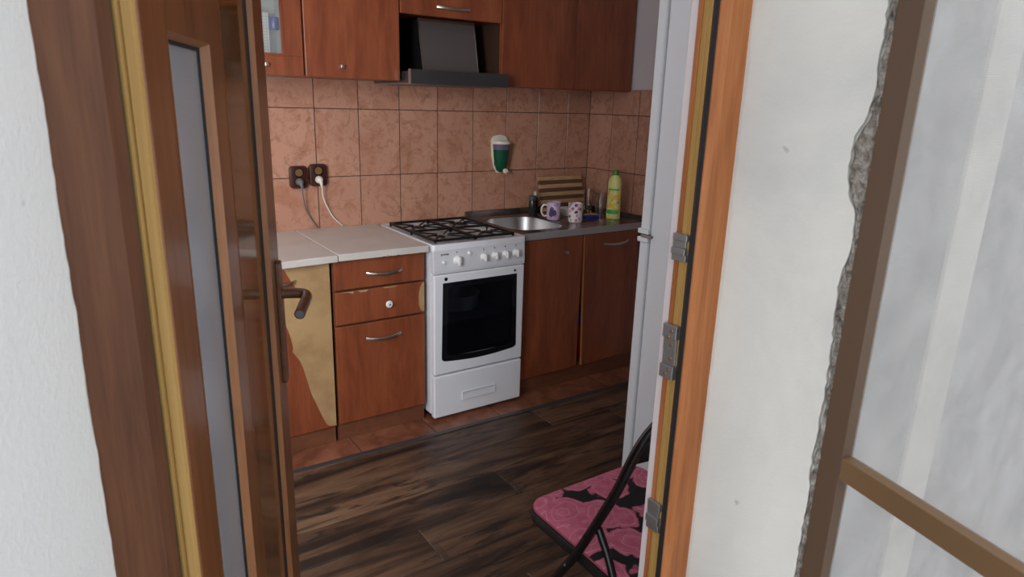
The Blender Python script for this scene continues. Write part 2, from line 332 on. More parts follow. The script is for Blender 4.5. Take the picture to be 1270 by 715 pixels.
struct('wall_outer_right', B(-1.7, 0.12, OY, -2.405, -0.1, 2.7), plaster_o)
struct('wall_core_right', B(-1.803, -1.7, DY+0.008, -2.405, -0.1, 2.62), plaster_r)
bm = B(-2.95, -2.722, DY+0.008, -2.405, -0.1, 2.62); box(bm, -3.02, -2.95, OY, -2.405, -0.1, 2.7); struct('wall_core_left', bm, paint_w)
bm = B(-4.25, -3.02, OY, -2.405, -0.1, 0.92); box(bm, -4.25, -3.02, OY, -2.405, 2.32, 2.7); box(bm, -4.25, -4.22, OY, -2.405, 0.92, 2.32); struct('wall_outer_left', bm, plaster_o)
struct('wall_lintel', B(-3.02, -1.7, OY, -2.405, 2.13, 2.7), plaster_l)
# kitchen-side plaster lip beside the right jamb
struct('trim_1', B(-1.851, -1.803, -2.4205, -2.404, 0, 2.13, bev=0.001), M('pinkish_white_edge', (0.74, 0.66, 0.67), 0.6))
# raised trowel bands on the outer wall behind the mesh
bm = bmesh.new(); prism([(-1.474, OY+0.001), (-1.468, OY-0.004), (-1.352, OY-0.004), (-1.340, OY+0.001)], 0, 2.6, 'z', bm)
struct('trim_2', bm, plaster('pale_trowel_band', (0.66, 0.65, 0.62), (0.54, 0.53, 0.51), (0.74, 0.72, 0.69), 0.3, 2.2))
# kitchen window (out of frame, lights the room)
wf = bmesh.new()
for a in ((-4.22, -3.02, 0.92, 0.98), (-4.22, -3.02, 2.26, 2.32), (-4.22, -4.16, 0.98, 2.26), (-3.08, -3.02, 0.98, 2.26)): box(wf, a[0], a[1], -2.52, -2.46, a[2], a[3])
struct('window_1', wf, oak_dark)

# wall tiles ----------------------------------------------------------------
TW, TH, GAP = 0.2162, 0.3205, 0.0042
Z1 = 1.4333; zr = [(0.80, Z1-TH), (Z1-TH, Z1), (Z1, 1.572)]
def tile_mesh(w_, h_):
    me = bpy.data.meshes.new('wall_tile'); bm = B(-w_/2+GAP/2, w_/2-GAP/2, -0.007, 0.008, -h_/2+GAP/2, h_/2-GAP/2, bev=0.0007, seg=1); bm.to_mesh(me); bm.free(); me.materials.append(tile); return me
cache = {}
def put_tile(parent, x0, x1, z0, z1, side=False):
    k = (round(x1-x0, 3), round(z1-z0, 3))
    if k not in cache: cache[k] = tile_mesh(*k)
    o = bpy.data.objects.new('wall_tile', cache[k]); C.objects.link(o); o.parent = parent
    if side: o.location = (0, (x0+x1)/2, (z0+z1)/2); o.rotation_euler = (0, 0, -math.pi/2)
    else: o.location = ((x0+x1)/2, 0, (z0+z1)/2)
X7 = -0.1781; cols = [(X7-(k+1)*TW, X7-k*TW) for k in range(11)]
for z0, z1 in zr:
    put_tile(wall_back, X7, -0.007, z0, z1)
    for x0, x1 in cols: put_tile(wall_back, x0, x1, z0, z1)
    put_tile(wall_right, -0.208, -0.007, z0, z1, True)
    for k in range(4): put_tile(wall_right, -0.208-(k+1)*TW, -0.208-k*TW, z0, z1, True)
obj('grout_bed', B(-2.56, 0.004, -0.0048, 0.009, 0.8, 1.571), grout, wall_back); obj('grout_bed', B(-0.0048, 0.009, -1.07, -0.0048, 0.8, 1.571), grout, wall_right)

# floor: terracotta strip, metal trim, laminate planks ----------------------
def piece(name, x0, x1, y0, y1, mat, gap, h=0.0, bev=0.0015):
    bm = B(-(x1-x0)/2+gap/2, (x1-x0)/2-gap/2, -(y1-y0)/2+gap/2, (y1-y0)/2-gap/2, -0.012, 0, bev=bev, seg=1)
    o = obj(name, bm, mat, kitchen_floor, world=False); o.location = ((x0+x1)/2, (y0+y1)/2, h); return o
fx = [-2.84, -2.485, -2.13, -1.777, -1.416, -1.065, -0.735, -0.375, -0.01]
EY = lambda x: -0.712-0.028*(x+2.05)/1.78
obj('grout_bed', B(-3.88, -0.01, -0.735, -0.01, -0.004, -0.001), grout, kitchen_floor)
for a, b_ in zip(fx, fx[1:]):
    piece('floor_tile', a, b_, -0.735, -0.372, floor_tile, 0.005, 0.001); piece('floor_tile', a, b_, -0.372, -0.01, floor_tile, 0.005, 0.001)
piece('floor_tile', -3.88, -2.84, -0.735, -0.01, floor_tile, 0.005)
tr_m = M('dark_metal_floor_trim', (0.10, 0.10, 0.105), 0.45, 0.6)
rail = bmesh.new(); prism([(-3.88, EY(-3.88)+0.012), (-3.88, EY(-3.88)-0.016), (-0.02, EY(-0.02)-0.016), (-0.02, EY(-0.02)+0.012)], 0.0, 0.007, 'z', rail, 0.003)
struct('trim_3', rail, tr_m)
rows = [(-0.725, -0.925, (-2.19, -0.905)), (-0.925, -1.120, (-2.75, -1.46+0.9)), (-1.120, -1.315, (-2.655, -1.366, -0.08)), (-1.315, -1.510, (-3.1, -1.811, -0.52)),
        (-1.510, -1.705, (-2.4, -1.11)), (-1.705, -1.90, (-2.9, -1.61, -0.32)), (-1.90, -2.095, (-2.1, -0.81)), (-2.095, -2.29, (-2.6, -1.31)), (-2.29, -2.42, (-3.0, -1.71, -0.42))]
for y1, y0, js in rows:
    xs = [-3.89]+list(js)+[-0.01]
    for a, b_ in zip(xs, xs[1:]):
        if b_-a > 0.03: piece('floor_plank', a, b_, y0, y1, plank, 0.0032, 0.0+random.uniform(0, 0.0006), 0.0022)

# ================================================================== BALCONY DOOR
frame = thing('door_frame', ((XL+XR)/2, DY, 0), 'orange brown wood-effect plastic frame around the balcony doorway', 'door frame')
def P2(*rel): return [(CAM.x+a, CAM.y+b_) for a, b_ in rel]
# right jamb
obj('right_jamb', prism(P2((0.908, 0.7002), (0.862, 0.7002), (0.850, 0.712), (0.850, 0.7145), (0.870, 0.7145), (0.870, 0.76), (0.908, 0.76)), 0.0, 2.1), oak_out, frame)
obj('gasket', prism(P2((0.8495, 0.7145), (0.8495, 0.7225), (0.858, 0.7335), (0.870, 0.7335), (0.870, 0.7145)), 0.05, 2.05), rubber, frame)
g_ = P2((0.870, 0.7335), (0.8600, 0.7335), (0.8600, 0.7385), (0.8625, 0.7395), (0.8625, 0.7440), (0.8605, 0.7450), (0.8605, 0.7500), (0.8625, 0.7510), (0.8625, 0.7555), (0.870, 0.7555))
obj('inner_profile', prism(g_, 0.05, 2.05), caramel, frame)
obj('inner_lip', prism(P2((0.870, 0.7555), (0.8605, 0.7555), (0.8605, 0.7652), (0.870, 0.7652)), 0.05, 2.05), oak_out, frame)
# left jamb
obj('left_jamb', prism(P2((-0.006, 0.7002), (0.0416, 0.7002), (0.0536, 0.7105), (0.0536, 0.7135), (0.012, 0.7135), (0.012, 0.76), (-0.006, 0.76)), 0.0, 2.1), oak_dark, frame)
obj('gasket', prism(P2((0.012, 0.7135), (0.0545, 0.7135), (0.0560, 0.7165), (0.0525, 0.7205), (0.012, 0.7205)), 0.05, 2.05), M('olive_gasket', (0.055, 0.035, 0.012), 0.5), frame)
obj('top_rail', B(XL, XR, DY, DY+0.06, 2.06, 2.13, bev=0.002), oak_out, frame)
obj('threshold', B(XL, XR, DY, DY+0.06, -0.02, 0.045, bev=0.002), oak_dark, frame)
# striker plates on the right jamb
def striker(z0, z1, segs, lab):
    x = CAM.x+0.8612; y0, y1 = -2.452+0.001, -2.4235
    bm = bmesh.new(); n_ = len(segs)
    for i, (h_, yy) in enumerate(segs):
        a = z0+(z1-z0)*i/n_; b_ = z0+(z1-z0)*(i+1)/n_; box(bm, x-h_, x+0.004, y0+yy, y1+yy*0.3+0.004, a, b_, bev=0.0012)
    o = obj('striker_plate', bm, zinc, frame); o['label'] = lab
    return o
s_ = striker(1.018, 1.118, [(0.011, 0.0), (0.005, 0.002), (0.006, 0.002), (0.011, 0.0)], 'long zinc striker plate with brass screws')
sm = lathe([(0.0, 0.0012), (0.0026, 0.0010), (0.0032, 0.0), (0.0032, -0.002)], 10, axis='x')
for f in sm.verts: f.co.x = -f.co.x
scr = obj('screw', sm, brass, s_, True, world=False); XK = CAM.x+0.8612
base_w = Vector(s_.matrix_world.translation); fr_loc = frame.location
scr_pos = [(-0.0115, -2.440, 1.108), (-0.0115, -2.434, 1.096), (-0.0065, -2.437, 1.080), (-0.0065, -2.438, 1.055), (-0.0115, -2.441, 1.036), (-0.0115, -2.434, 1.026)]
for i, p in enumerate(scr_pos):
    q_ = Vector((XK+p[0], p[1], p[2]))-fr_loc
    if i == 0: scr.location = q_
    else: inst(scr, s_, q_)
for (za, zb) in ((1.232, 1.279), (0.702, 0.764)):
    k_ = striker(za, zb, [(0.007, 0.0), (0.010, 0.001), (0.006, 0.003), (0.008, 0.0)], 'small zinc striker plate')
    c0 = inst(scr, k_, Vector((XK-0.0085, -2.437, (za+zb)/2-0.004))-fr_loc)

# door leaf: local x = along leaf from the hinge, local -y = visible face
PHI = math.radians(23)
hinge = Vector((CAM.x+0.0757, CAM.y+0.7205, 0))
leaf = thing('door_leaf', hinge, 'brown wood-effect balcony door leaf standing open on the left with narrow glass strip', 'door', rz=math.pi/2-PHI)
LT = 0.056; ZT = 2.04
def Lb(name, bm, mat, sm=False, parent=None): return obj(name, bm, mat, parent or leaf, sm, world=False)
op1 = (0.083, 0.262, 0.34, 1.545); op2 = (0.335, 0.600, 0.12, 1.93)
Lb('hinge_stile', B(0.004, op1[0], 0.0, LT, 0.06, ZT, bev=0.002), oak_leaf)
Lb('edge_profile', prism([(0.0045, 0.002), (-0.001, 0.004), (-0.001, 0.013), (0.002, 0.015), (-0.001, 0.018), (-0.001, 0.027), (0.002, 0.029), (-0.001, 0.032), (-0.001, 0.044), (0.0045, 0.046)], 0.06, ZT), caramel)
Lb('rail', B(op1[0], op2[0], 0.0, LT, op1[3], ZT), oak_leaf); Lb('rail', B(op1[0], op2[0], 0.0, LT, 0.06, op1[2]), oak_leaf)
Lb('middle_stile', B(op1[1], op2[0], 0.0, LT, op1[2], op1[3]), oak_leaf)
Lb('rail', B(op2[0], op2[1], 0.0, LT, op2[3], ZT), oak_leaf); Lb('rail', B(op2[0], op2[1], 0.0, LT, 0.06, op2[2]), oak_leaf)
Lb('lock_stile', B(op2[1], 0.705, 0.0, LT, 0.06, ZT, bev=0.003), oak_leaf)
bead_m = wood('light_oak_bead', (0.25, 0.095, 0.035), (0.34, 0.14, 0.052), (0.42, 0.18, 0.07), (22, 22, 1.5), 0.35, 2)
def ring(x0, x1, z0, z1, w_, y0, y1, bm=None):
    bm = bm or bmesh.new()
    for a in ((x0, x1, z1-w_, z1), (x0, x1, z0, z0+w_), (x0, x0+w_, z0+w_, z1-w_), (x1-w_, x1, z0+w_, z1-w_)): box(bm, a[0], a[1], y0, y1, a[2], a[3])
    return bm
# sloped glazing beads
def bead(x0, x1, z0, z1, w_, d):
    bm = bmesh.new(); o_ = [(x0, z0), (x1, z0), (x1, z1), (x0, z1)]; i_ = [(x0+w_, z0+w_), (x1-w_, z0+w_), (x1-w_, z1-w_), (x0+w_, z1-w_)]
    A = [bm.verts.new((p[0], -0.0008, p[1])) for p in o_]; D = [bm.verts.new((p[0], d, p[1])) for p in i_]; E_ = [bm.verts.new((p[0], d+0.012, p[1])) for p in o_]
    for k in range(4):
        j = (k+1) % 4; bm.faces.new((A[k], A[j], D[j], D[k])); bm.faces.new((D[k], D[j], E_[j], E_[k]))
    bmesh.ops.recalc_face_normals(bm, faces=bm.faces[:]); return bm
for op, d in ((op1, 0.011), (op2, 0.009)):
    Lb('glazing_bead', bead(*op, 0.006, d), bead_m)
    Lb('gasket', ring(op[0]+0.002, op[1]-0.002, op[2]+0.002, op[3]-0.002, 0.008, d-0.0005, d+0.010), rubber)
o = Lb('glass_pane', B(op1[0]+0.004, op1[1]-0.004, 0.0135, 0.0175, op1[2]+0.004, op1[3]-0.004), ribbed); o['label'] = 'pale ribbed glass strip'
o = Lb('glass_panel', B(op2[0]+0.004, op2[1]-0.004, 0.0115, 0.0155, op2[2]+0.004, op2[3]-0.004), brown_glass); o['label'] = 'glossy brown panel'
hp = Lb('handle_plate', prism(rrect(0.650, 0.682, 0.905, 1.165, 0.008), -0.009, 0.0, 'y', bev=0.002), handle_m)
HZ = 1.097
Lb('handle', tube([(0.666, -0.006, HZ), (0.666, -0.038, HZ), (0.662, -0.052, HZ-0.001), (0.648, -0.058, HZ-0.003), (0.60, -0.056, HZ-0.007), (0.555, -0.054, HZ-0.010)], 0.0105, 14, smooth=4), handle_m, True)
o = Lb('handle_cap', tube([(0.5552, -0.054, HZ-0.010), (0.5535, -0.054, HZ-0.010)], 0.0078, 14), M('grey_cap', (0.10, 0.11, 0.12), 0.5), True)

# ================================================================== INSECT SCREEN on the right
SP = Vector((CAM.x+0.9535, CAM.y+0.5050, 0)); SAZ = math.radians(14.8)
# local x runs from the hinge post towards the viewer; local +y = side away from the camera
sd = Vector((-math.sin(SAZ), -math.cos(SAZ), 0)); rz = math.atan2(sd.y, sd.x)
scn = thing('insect_screen_door', SP, 'brown aluminium insect screen door swung open at the right of the doorway', 'screen door', rz=rz)
def Sb(name, bm, mat): return obj(name, bm, mat, scn, world=False)
# camera lies on the local -y side
Sb('hinge_post', B(0.0, 0.042, 0.0, 0.022, 0.12, 2.2, bev=0.0012), bronze)
Sb('outer_post', B(0.70, 0.742, 0.0, 0.022, 0.12, 2.2, bev=0.0012), bronze)
for z0, z1 in ((0.12, 0.16), (2.16, 2.2)): Sb('end_rail', B(0.042, 0.70, 0.0, 0.022, z0, z1, bev=0.0012), bronze)
Sb('cross_bar', B(0.042, 0.70, 0.0, 0.022, 0.936, 0.972, bev=0.0012), bronze_l)
Sb('mesh', B(0.042, 0.70, 0.0175, 0.018, 0.16, 0.936), mesh_m); Sb('mesh', B(0.042, 0.70, 0.0175, 0.018, 0.972, 2.16), mesh_m)

# broken plaster strip along the hinge post: jagged hole exposing mortar
bm = bmesh.new(); N = 220; rr = random.Random(11); rowsv = []
E0 = Vector((-1.764, OY+0.004)); E1 = Vector((XR-0.001, DY-0.006)); dv = (E1-E0).normalized(); nv = Vector((-dv.y, dv.x)); nv = -nv if nv.x > 0 else nv
for i in range(N+1):
    z = 0.3+2.0*i/N; wd = brk(z)+rr.uniform(-.0022, .0022); row = []
    for k in range(7):
        t_ = k/6; p = E0+dv*((wd+.003)*t_-0.004); dep = -0.0035+rr.uniform(-.003, .0025)
        if k == 6: dep = -0.0095
        row.append(bm.verts.new((p.x+nv.x*dep, p.y+nv.y*dep, z+rr.uniform(-.002, .002))))
    rowsv.append(row)
for a, b_ in zip(rowsv, rowsv[1:]):
    for k in range(6): bm.faces.new((a[k], a[k+1], b_[k+1], b_[k]))
bmesh.ops.recalc_face_normals(bm, faces=bm.faces[:])
struct('trim_4', bm, mortar, 'crumbled plaster edge beside the brown screen post')

# ================================================================== BASE CABINETS, left of stove
WZ = 0.866; FY = -0.570
def handle_bow(x0, x1, z, y=FY, tilt=0.0, r=0.0042, out=0.022):
    xm = (x0+x1)/2; pts = []
    for i in range(13):
        t_ = i/12; pts.append((x0+(x1-x0)*t_, y-out*math.sin(math.pi*t_)**0.6-0.001, z+tilt*(t_-0.5)*2-0.006*math.sin(math.pi*t_)))
    return tube(pts, r, 8, sy=1.6)
cab = thing('base_cabinet', (-1.617, -0.28, 0), 'cherry base cabinet with two drawers above a door, left of the white stove', 'cabinet')
def carcass(c_, x0, x1, back=-0.01, open_front=True, z1=WZ-0.03):
    bm = bmesh.new(); t_ = 0.016
    box(bm, x0, x0+t_, FY+0.017, back, 0.09, z1); box(bm, x1-t_, x1, FY+0.017, back, 0.09, z1); box(bm, x0+t_, x1-t_, FY+0.017, back, 0.09, 0.106); box(bm, x0+t_, x1-t_, back-0.005, back, 0.106, z1)
    box(bm, x0+t_, x1-t_, FY+0.02, FY+0.055, z1-0.02, z1)
    return obj('carcass', bm, cherry_dull, c_)
carcass(cab, -1.828, -1.403); obj('toe_board', B(-1.828, -1.404, -0.549, -0.533, 0.002, 0.09), cherry_dull, cab)
obj('inner_shade', B(-1.811, -1.42, FY+0.018, FY+0.022, 0.11, 0.82), cab_in, cab)
d1 = obj('drawer', B(-1.824, -1.407, FY, FY+0.016, 0.702, 0.830, bev=0.003), cherry, cab); obj('handle', handle_bow(-1.682, -1.520, 0.764), nickel, d1, True)
d2 = obj('drawer', B(-1.824, -1.407, FY, FY+0.016, 0.548, 0.694, bev=0.003), cherry, cab)
k2 = obj('knob', lathe([(0.006, 0), (0.006, 0.010), (0.015, 0.014), (0.0165, 0.020), (0.012, 0.025), (0.0, 0.026)], 18, center=(-1.588, FY, 0.617), axis='y'), plastic_w, d2, True); k2['label'] = 'round white knob'
obj('knob_screw', lathe([(0.005, 0.0255), (0.004, 0.0275), (0, 0.0278)], 10, center=(-1.588, FY, 0.617), axis='y'), zinc, cab, True)
def patch(pts, parent, mat=chip, y=FY): return obj('bare_patch', prism(pts, y-0.0006, y+0.0002, 'y'), mat, parent)
pa = patch([(-1.81, .6925), (-1.765, .6885), (-1.745, .681), (-1.74, .6925)], d2)
patch([(-1.725, .6925), (-1.712, .684), (-1.685, .683), (-1.675, .6925)], d2); patch([(-1.61, .6925), (-1.60, .687), (-1.55, .687), (-1.54, .6925)], d2)
patch([(-1.409, .692), (-1.409, .552), (-1.428, .560), (-1.436, .590), (-1.436, .640), (-1.428, .672), (-1.418, .688)], d2)
d3 = obj('door', B(-1.828, -1.407, FY, FY+0.016, 0.088, 0.540, bev=0.003), cherry, cab); obj('handle', handle_bow(-1.692, -1.528, 0.470), nickel, d3, True)
# peeled narrow cabinet
cab2 = thing('base_cabinet', (-1.97, -0.28, 0), 'narrow base cabinet with its cherry laminate peeled off the door, beside the open balcony door', 'cabinet')
carcass(cab2, -2.115, -1.840); obj('toe_board', B(-2.115, -1.841, -0.549, -0.533, 0.002, 0.09), cherry_dull, cab2)
dd = obj('door', B(-2.11, -1.842, FY, FY+0.016, 0.088, 0.832, bev=0.002), chip, cab2); dd['label'] = 'door of bare chipboard'
lam1 = obj('laminate_remnant', prism([(-2.108, .830), (-2.045, .830), (-2.025, .815), (-2.0, .765), (-1.985, .74), (-2.0, .735), (-2.02, .738), (-2.04, .725), (-2.108, .71)], FY-0.0012, FY+0.0002, 'y'), cherry, dd)
lam2 = obj('laminate_remnant', prism([(-2.108, .60), (-2.035, .59), (-2.025, .56), (-2.02, .54), (-2.01, .485), (-2.015, .47), (-2.0, .445), (-1.985, .42), (-1.975, .39), (-1.945, .26), (-1.905, .15), (-1.888, .107), (-1.872, .095), (-1.846, .092), (-1.846, .0885), (-2.108, .0885)], FY-0.0012, FY+0.0002, 'y'), cherry, dd)
obj('handle', handle_bow(-2.085, -1.985, 0.768), nickel, dd, True)
# worktops
wt = obj('worktop', prism(rrect(-1.815, -1.400, -0.605, -0.012, 0.004, 2), WZ-0.030, WZ, bev=0.003), worktop_m); tag(wt, 'square off-white worktop slab directly left of the stove', 'worktop')
ch = bmesh.new()
for x, z, l_ in ((-1.62, WZ-0.0285, 0.012), (-1.59, WZ-0.029, 0.008), (-1.555, WZ-0.0285, 0.014), (-1.60, WZ-0.0255, 0.005)): box(ch, x, x+l_, -0.6058, -0.604, z-0.001, z+0.0012)
obj('chipped_edge', ch, worn_edge, wt)['kind'] = 'stuff'
wt2 = obj('worktop', prism([(-2.075, -0.612), (-2.055, -0.628), (-1.820, -0.612), (-1.820, -0.012), (-2.075, -0.012)], WZ-0.030, WZ-0.001, bev=0.003), worktop_m); tag(wt2, 'narrow off-white worktop end piece beside the open balcony door', 'worktop')

# ================================================================== STOVE
SX0, SX1, SF = -1.384, -0.886, -0.613
stove = thing('gas_stove', ((SX0+SX1)/2, -0.32, 0), 'freestanding white gas stove with black oven window between the cherry cabinets', 'stove')
bm = bmesh.new()
for a in ((SX0, SX0+.03, SF+.03, -.03, .035, .84), (SX1-.03, SX1, SF+.03, -.03, .035, .84), (SX0+.03, SX1-.03, -.06, -.03, .035, .84), (SX0+.03, SX1-.03, SF+.03, -.06, .035, .26), (SX0+.03, SX1-.03, SF+.03, -.06, .72, .84)): box(bm, *a)
body = obj('body', bm, enamel, stove)
bm = bmesh.new()
for a in ((SX0+.030, SX0+.034, SF+.03, -.064, .26, .72), (SX1-.034, SX1-.030, SF+.03, -.064, .26, .72), (SX0+.03, SX1-.03, -.068, -.060, .26, .72), (SX0+.03, SX1-.03, SF+.03, -.064, .26, .264), (SX0+.03, SX1-.03, SF+.03, -.064, .716, .72)): box(bm, *a)
obj('oven_cavity', bm, oven_inner, stove)
bm = bmesh.new(); box(bm, SX0+.035, SX1-.035, SF+.06, -.08, .470, .474)
obj('oven_shelf', bm, oven_inner, stove)
pot = thing('baking_tin', (-1.12, -.34, .4745), 'dull metal tin inside the oven, faintly seen through the black window', 'baking tin')
obj('tin', lathe([(.11, 0), (.115, .01), (.125, .075), (.130, .078), (.122, .076), (.108, .01), (0, .01)], 30, center=(-1.12, -.34, .4745)), M('dull_tin', (.55, .54, .53), .4, .6), pot, True)
obj('plinth', B(SX0+0.02, SX1-0.02, SF+0.05, -0.05, 0.0, 0.036), black_e, stove)
# hob tray with raised rim and sunken basin
hb = bmesh.new(); o1 = rrect(SX0-0.003, SX1+0.003, SF-0.004, -0.028, 0.012, 4); i1 = rrect(SX0+0.016, SX1-0.016, SF+0.030, -0.050, 0.03, 4); i2 = rrect(SX0+0.030, SX1-0.030, SF+0.044, -0.064, 0.03, 4)
lv = [(o1, 0.838), (o1, 0.862), ([(a*0.998+((SX0+SX1)/2)*0.002, b_*0.998-0.32*0.002) for a, b_ in o1], 0.866), (i1, 0.866), (i2, 0.857)]
rg = [[hb.verts.new((p[0], p[1], z)) for p in pp] for pp, z in lv]
for a, b_ in zip(rg, rg[1:]):
    for k in range(len(a)): hb.faces.new((a[k], a[(k+1) % len(a)], b_[(k+1) % len(a)], b_[k]))
hb.faces.new(rg[0]); hb.faces.new(rg[-1]); bmesh.ops.recalc_face_normals(hb, faces=hb.faces[:])
obj('hob_top', hb, enamel, stove, True)
panel = obj('control_panel', prism([(SF+0.03, 0.738), (SF-0.002, 0.730), (SF-0.004, 0.744), (SF, 0.838), (SF+0.03, 0.838)], SX0, SX1, 'x', bev=0.003), enamel_panel, stove)
bm = B(SX0+0.001, SX1-0.001, SF-0.004, SF+0.03, 0.240, 0.726, bev=0.007, seg=3)
hx0, hx1, hz0, hz1 = SX0+.054, SX1-.054, .326, .674
# cut the window hole: delete and rebuild the front and back faces around it
for yy in (SF-.004, SF+.03):
    f = [f for f in bm.faces if abs(f.normal.y) > .99 and abs(f.calc_center_median().y-yy) < 1e-4 and f.calc_area() > .1][0]; ov_ = list(f.verts); bmesh.ops.delete(bm, geom=[f], context='FACES_ONLY')
    iv = [bm.verts.new((x, yy, z)) for x, z in ((hx0, hz0), (hx1, hz0), (hx1, hz1), (hx0, hz1))]
    if yy < SF: fi = iv
    else: bi = iv
    for k in range(4):
        a, b_ = iv[k], iv[(k+1) % 4]; oa = min(ov_, key=lambda v_: (v_.co-a.co).length); ob = min(ov_, key=lambda v_: (v_.co-b_.co).length); bm.faces.new((a, b_, ob, oa))
for k in range(4): bm.faces.new((fi[k], fi[(k+1) % 4], bi[(k+1) % 4], bi[k]))
bmesh.ops.recalc_face_normals(bm, faces=bm.faces[:])
odoor = obj('oven_door', bm, enamel, stove)
wn = [(SX0+0.040, .318), (SX0+0.048, .309)]+[(SX0+0.06+(SX1-SX0-0.12)*i/10, .305-.012*math.sin(math.pi*i/10)) for i in range(11)]+[(SX1-0.048, .309), (SX1-0.040, .318), (SX1-0.046, .686), (SX0+0.046, .686)]
wn = [(x, z) for x, z in wn]
wcx, wcz = (SX0+SX1)/2, .495
wi = [(wcx+(x-wcx)*.87, wcz+(z-wcz)*.86) for x, z in wn]
bm = bmesh.new(); A_ = [bm.verts.new((x, SF-.0058, z)) for x, z in wn]; A2 = [bm.verts.new((x, SF-.0038, z)) for x, z in wn]; I_ = [bm.verts.new((x, SF-.0058, z)) for x, z in wi]; I2 = [bm.verts.new((x, SF-.0038, z)) for x, z in wi]
for k in range(len(wn)):
    j = (k+1) % len(wn); bm.faces.new((A_[k], A_[j], I_[j], I_[k])); bm.faces.new((A_[k], A2[k], A2[j], A_[j])); bm.faces.new((I_[k], I_[j], I2[j], I2[k]))
bmesh.ops.recalc_face_normals(bm, faces=bm.faces[:]); wm = obj('window_border', bm, oven_glass, odoor)
obj('window_liner', ring(hx0, hx1, hz0, hz1, .003, SF-.0035, SF+.031), black_e, odoor)
smoked = bpy.data.materials.new('smoked_oven_glass'); smoked.use_nodes = True; t = smoked.node_tree; bb = t.nodes['Principled BSDF']; bb.inputs['Roughness'].default_value = .08; bb.inputs['Base Color'].default_value = (.005, .006, .009, 1)
tr = t.nodes.new('ShaderNodeBsdfTransparent'); tr.inputs[0].default_value = (.88, .90, .93, 1); mx = t.nodes.new('ShaderNodeMixShader'); mx.inputs[0].default_value = .40; t.links.new(tr.outputs[0], mx.inputs[1]); t.links.new(bb.outputs[0], mx.inputs[2]); t.links.new(mx.outputs[0], t.nodes['Material Output'].inputs[0])
obj('window_glass', prism(wi, SF-0.0056, SF-0.0045, 'y'), smoked, odoor)
obj('timer_mark', lathe([(0.0085, 0.0), (0.0085, 0.0012), (0.0, 0.0014)], 16, center=(SX0+0.062, SF-0.004, 0.704), axis='y'), black_e, odoor)
obj('door_mark', B(SX1-0.062, SX1-0.052, SF-0.0052, SF-0.0035, 0.697, 0.707), black_e, odoor)
obj('warming_drawer', B(SX0+0.001, SX1-0.001, SF-0.004, SF+0.03, 0.020, 0.233, bev=0.007, seg=3), enamel, stove)
xa, xb, za, zb = -1.232, -1.045, 0.086, 0.130
rec = bmesh.new(); fr_ = [(xa, xb, zb-.004, zb), (xa, xb, za, za+.004), (xa, xa+.004, za+.004, zb-.004), (xb-.004, xb, za+.004, zb-.004)]
for a in fr_: box(rec, a[0], a[1], SF-0.010, SF-0.003, a[2], a[3], bev=0.0015)
prism([(SF-0.004, zb-.004), (SF-0.0045, za+.003), (SF-0.0105, za+.003), (SF-0.0045, zb-.012)], xa+.004, xb-.004, 'x', rec)
obj('drawer_grip', rec, enamel_panel, stove)
# brand lettering on the panel
tb = text_bm('gorenje', 0.0135); bmesh.ops.transform(tb, matrix=Matrix.Translation((-1.326, SF-0.0018, 0.816)) @ Matrix.Rotation(math.pi/2, 4, 'X'), verts=tb.verts[:])
obj('lettering', tb, black_e, panel)
def knob(x, z, r, first=None):
    k_ = obj('knob', lathe([(r, -0.002), (r, 0.004), (r*0.82, 0.007), (r*0.75, 0.013), (r*0.70, 0.021), (r*0.60, 0.023), (0, 0.0235)], 22, center=(x, SF-0.001, z), axis='y'), plastic_w, stove, True, base='c')
    obj('knob_grip', B(x-r*0.26, x+r*0.26, SF-0.030, SF-0.012, z-r*0.95, z+r*0.95, bev=0.002), plastic_w, k_)
    return k_
for x, z, r in ((-1.262, .786, .021), (-1.122, .788, .0175), (-1.061, .789, .0175), (-1.001, .789, .0175), (-0.941, .790, .0175)): knob(x, z, r)
for x, z in ((-1.333, .783), (-1.199, .813)): obj('button', lathe([(0.008, -0.002), (0.008, 0.007), (0.006, 0.010), (0, 0.0105)], 16, center=(x, SF-0.001, z), axis='y'), plastic_w, stove, True)
obj('indicator_lamp', lathe([(0.005, -0.002), (0.005, 0.003), (0, 0.005)], 12, center=(-1.199, SF-0.001, .772), axis='y'), cream, stove, True)
for x, z in ((-1.264, .831), (-1.122, .831), (-1.061, .832), (-1.001, .833), (-0.941, .833)): obj('panel_mark', B(x-0.0022, x+0.0022, SF-0.0022, SF, z-0.010, z-0.005), black_e, panel)
# burners
for (x, y, r) in ((-1.255, -0.20, .036), (-1.265, -0.455, .024), (-1.015, -0.19, .045), (-1.010, -0.455, .034)):
    bz = 0.857; bn = obj('burner', lathe([(r*1.15, 0), (r*1.15, .004), (r*.85, .004), (r*.85, .010), (0, .010)], 24, center=(x, y, bz)), burner_m, stove, True)
    obj('burner_cap', lathe([(r*.9, .010), (r*.95, .0115), (r*.88, .014), (0, .015)], 24, center=(x, y, bz)), black_e, bn, True)
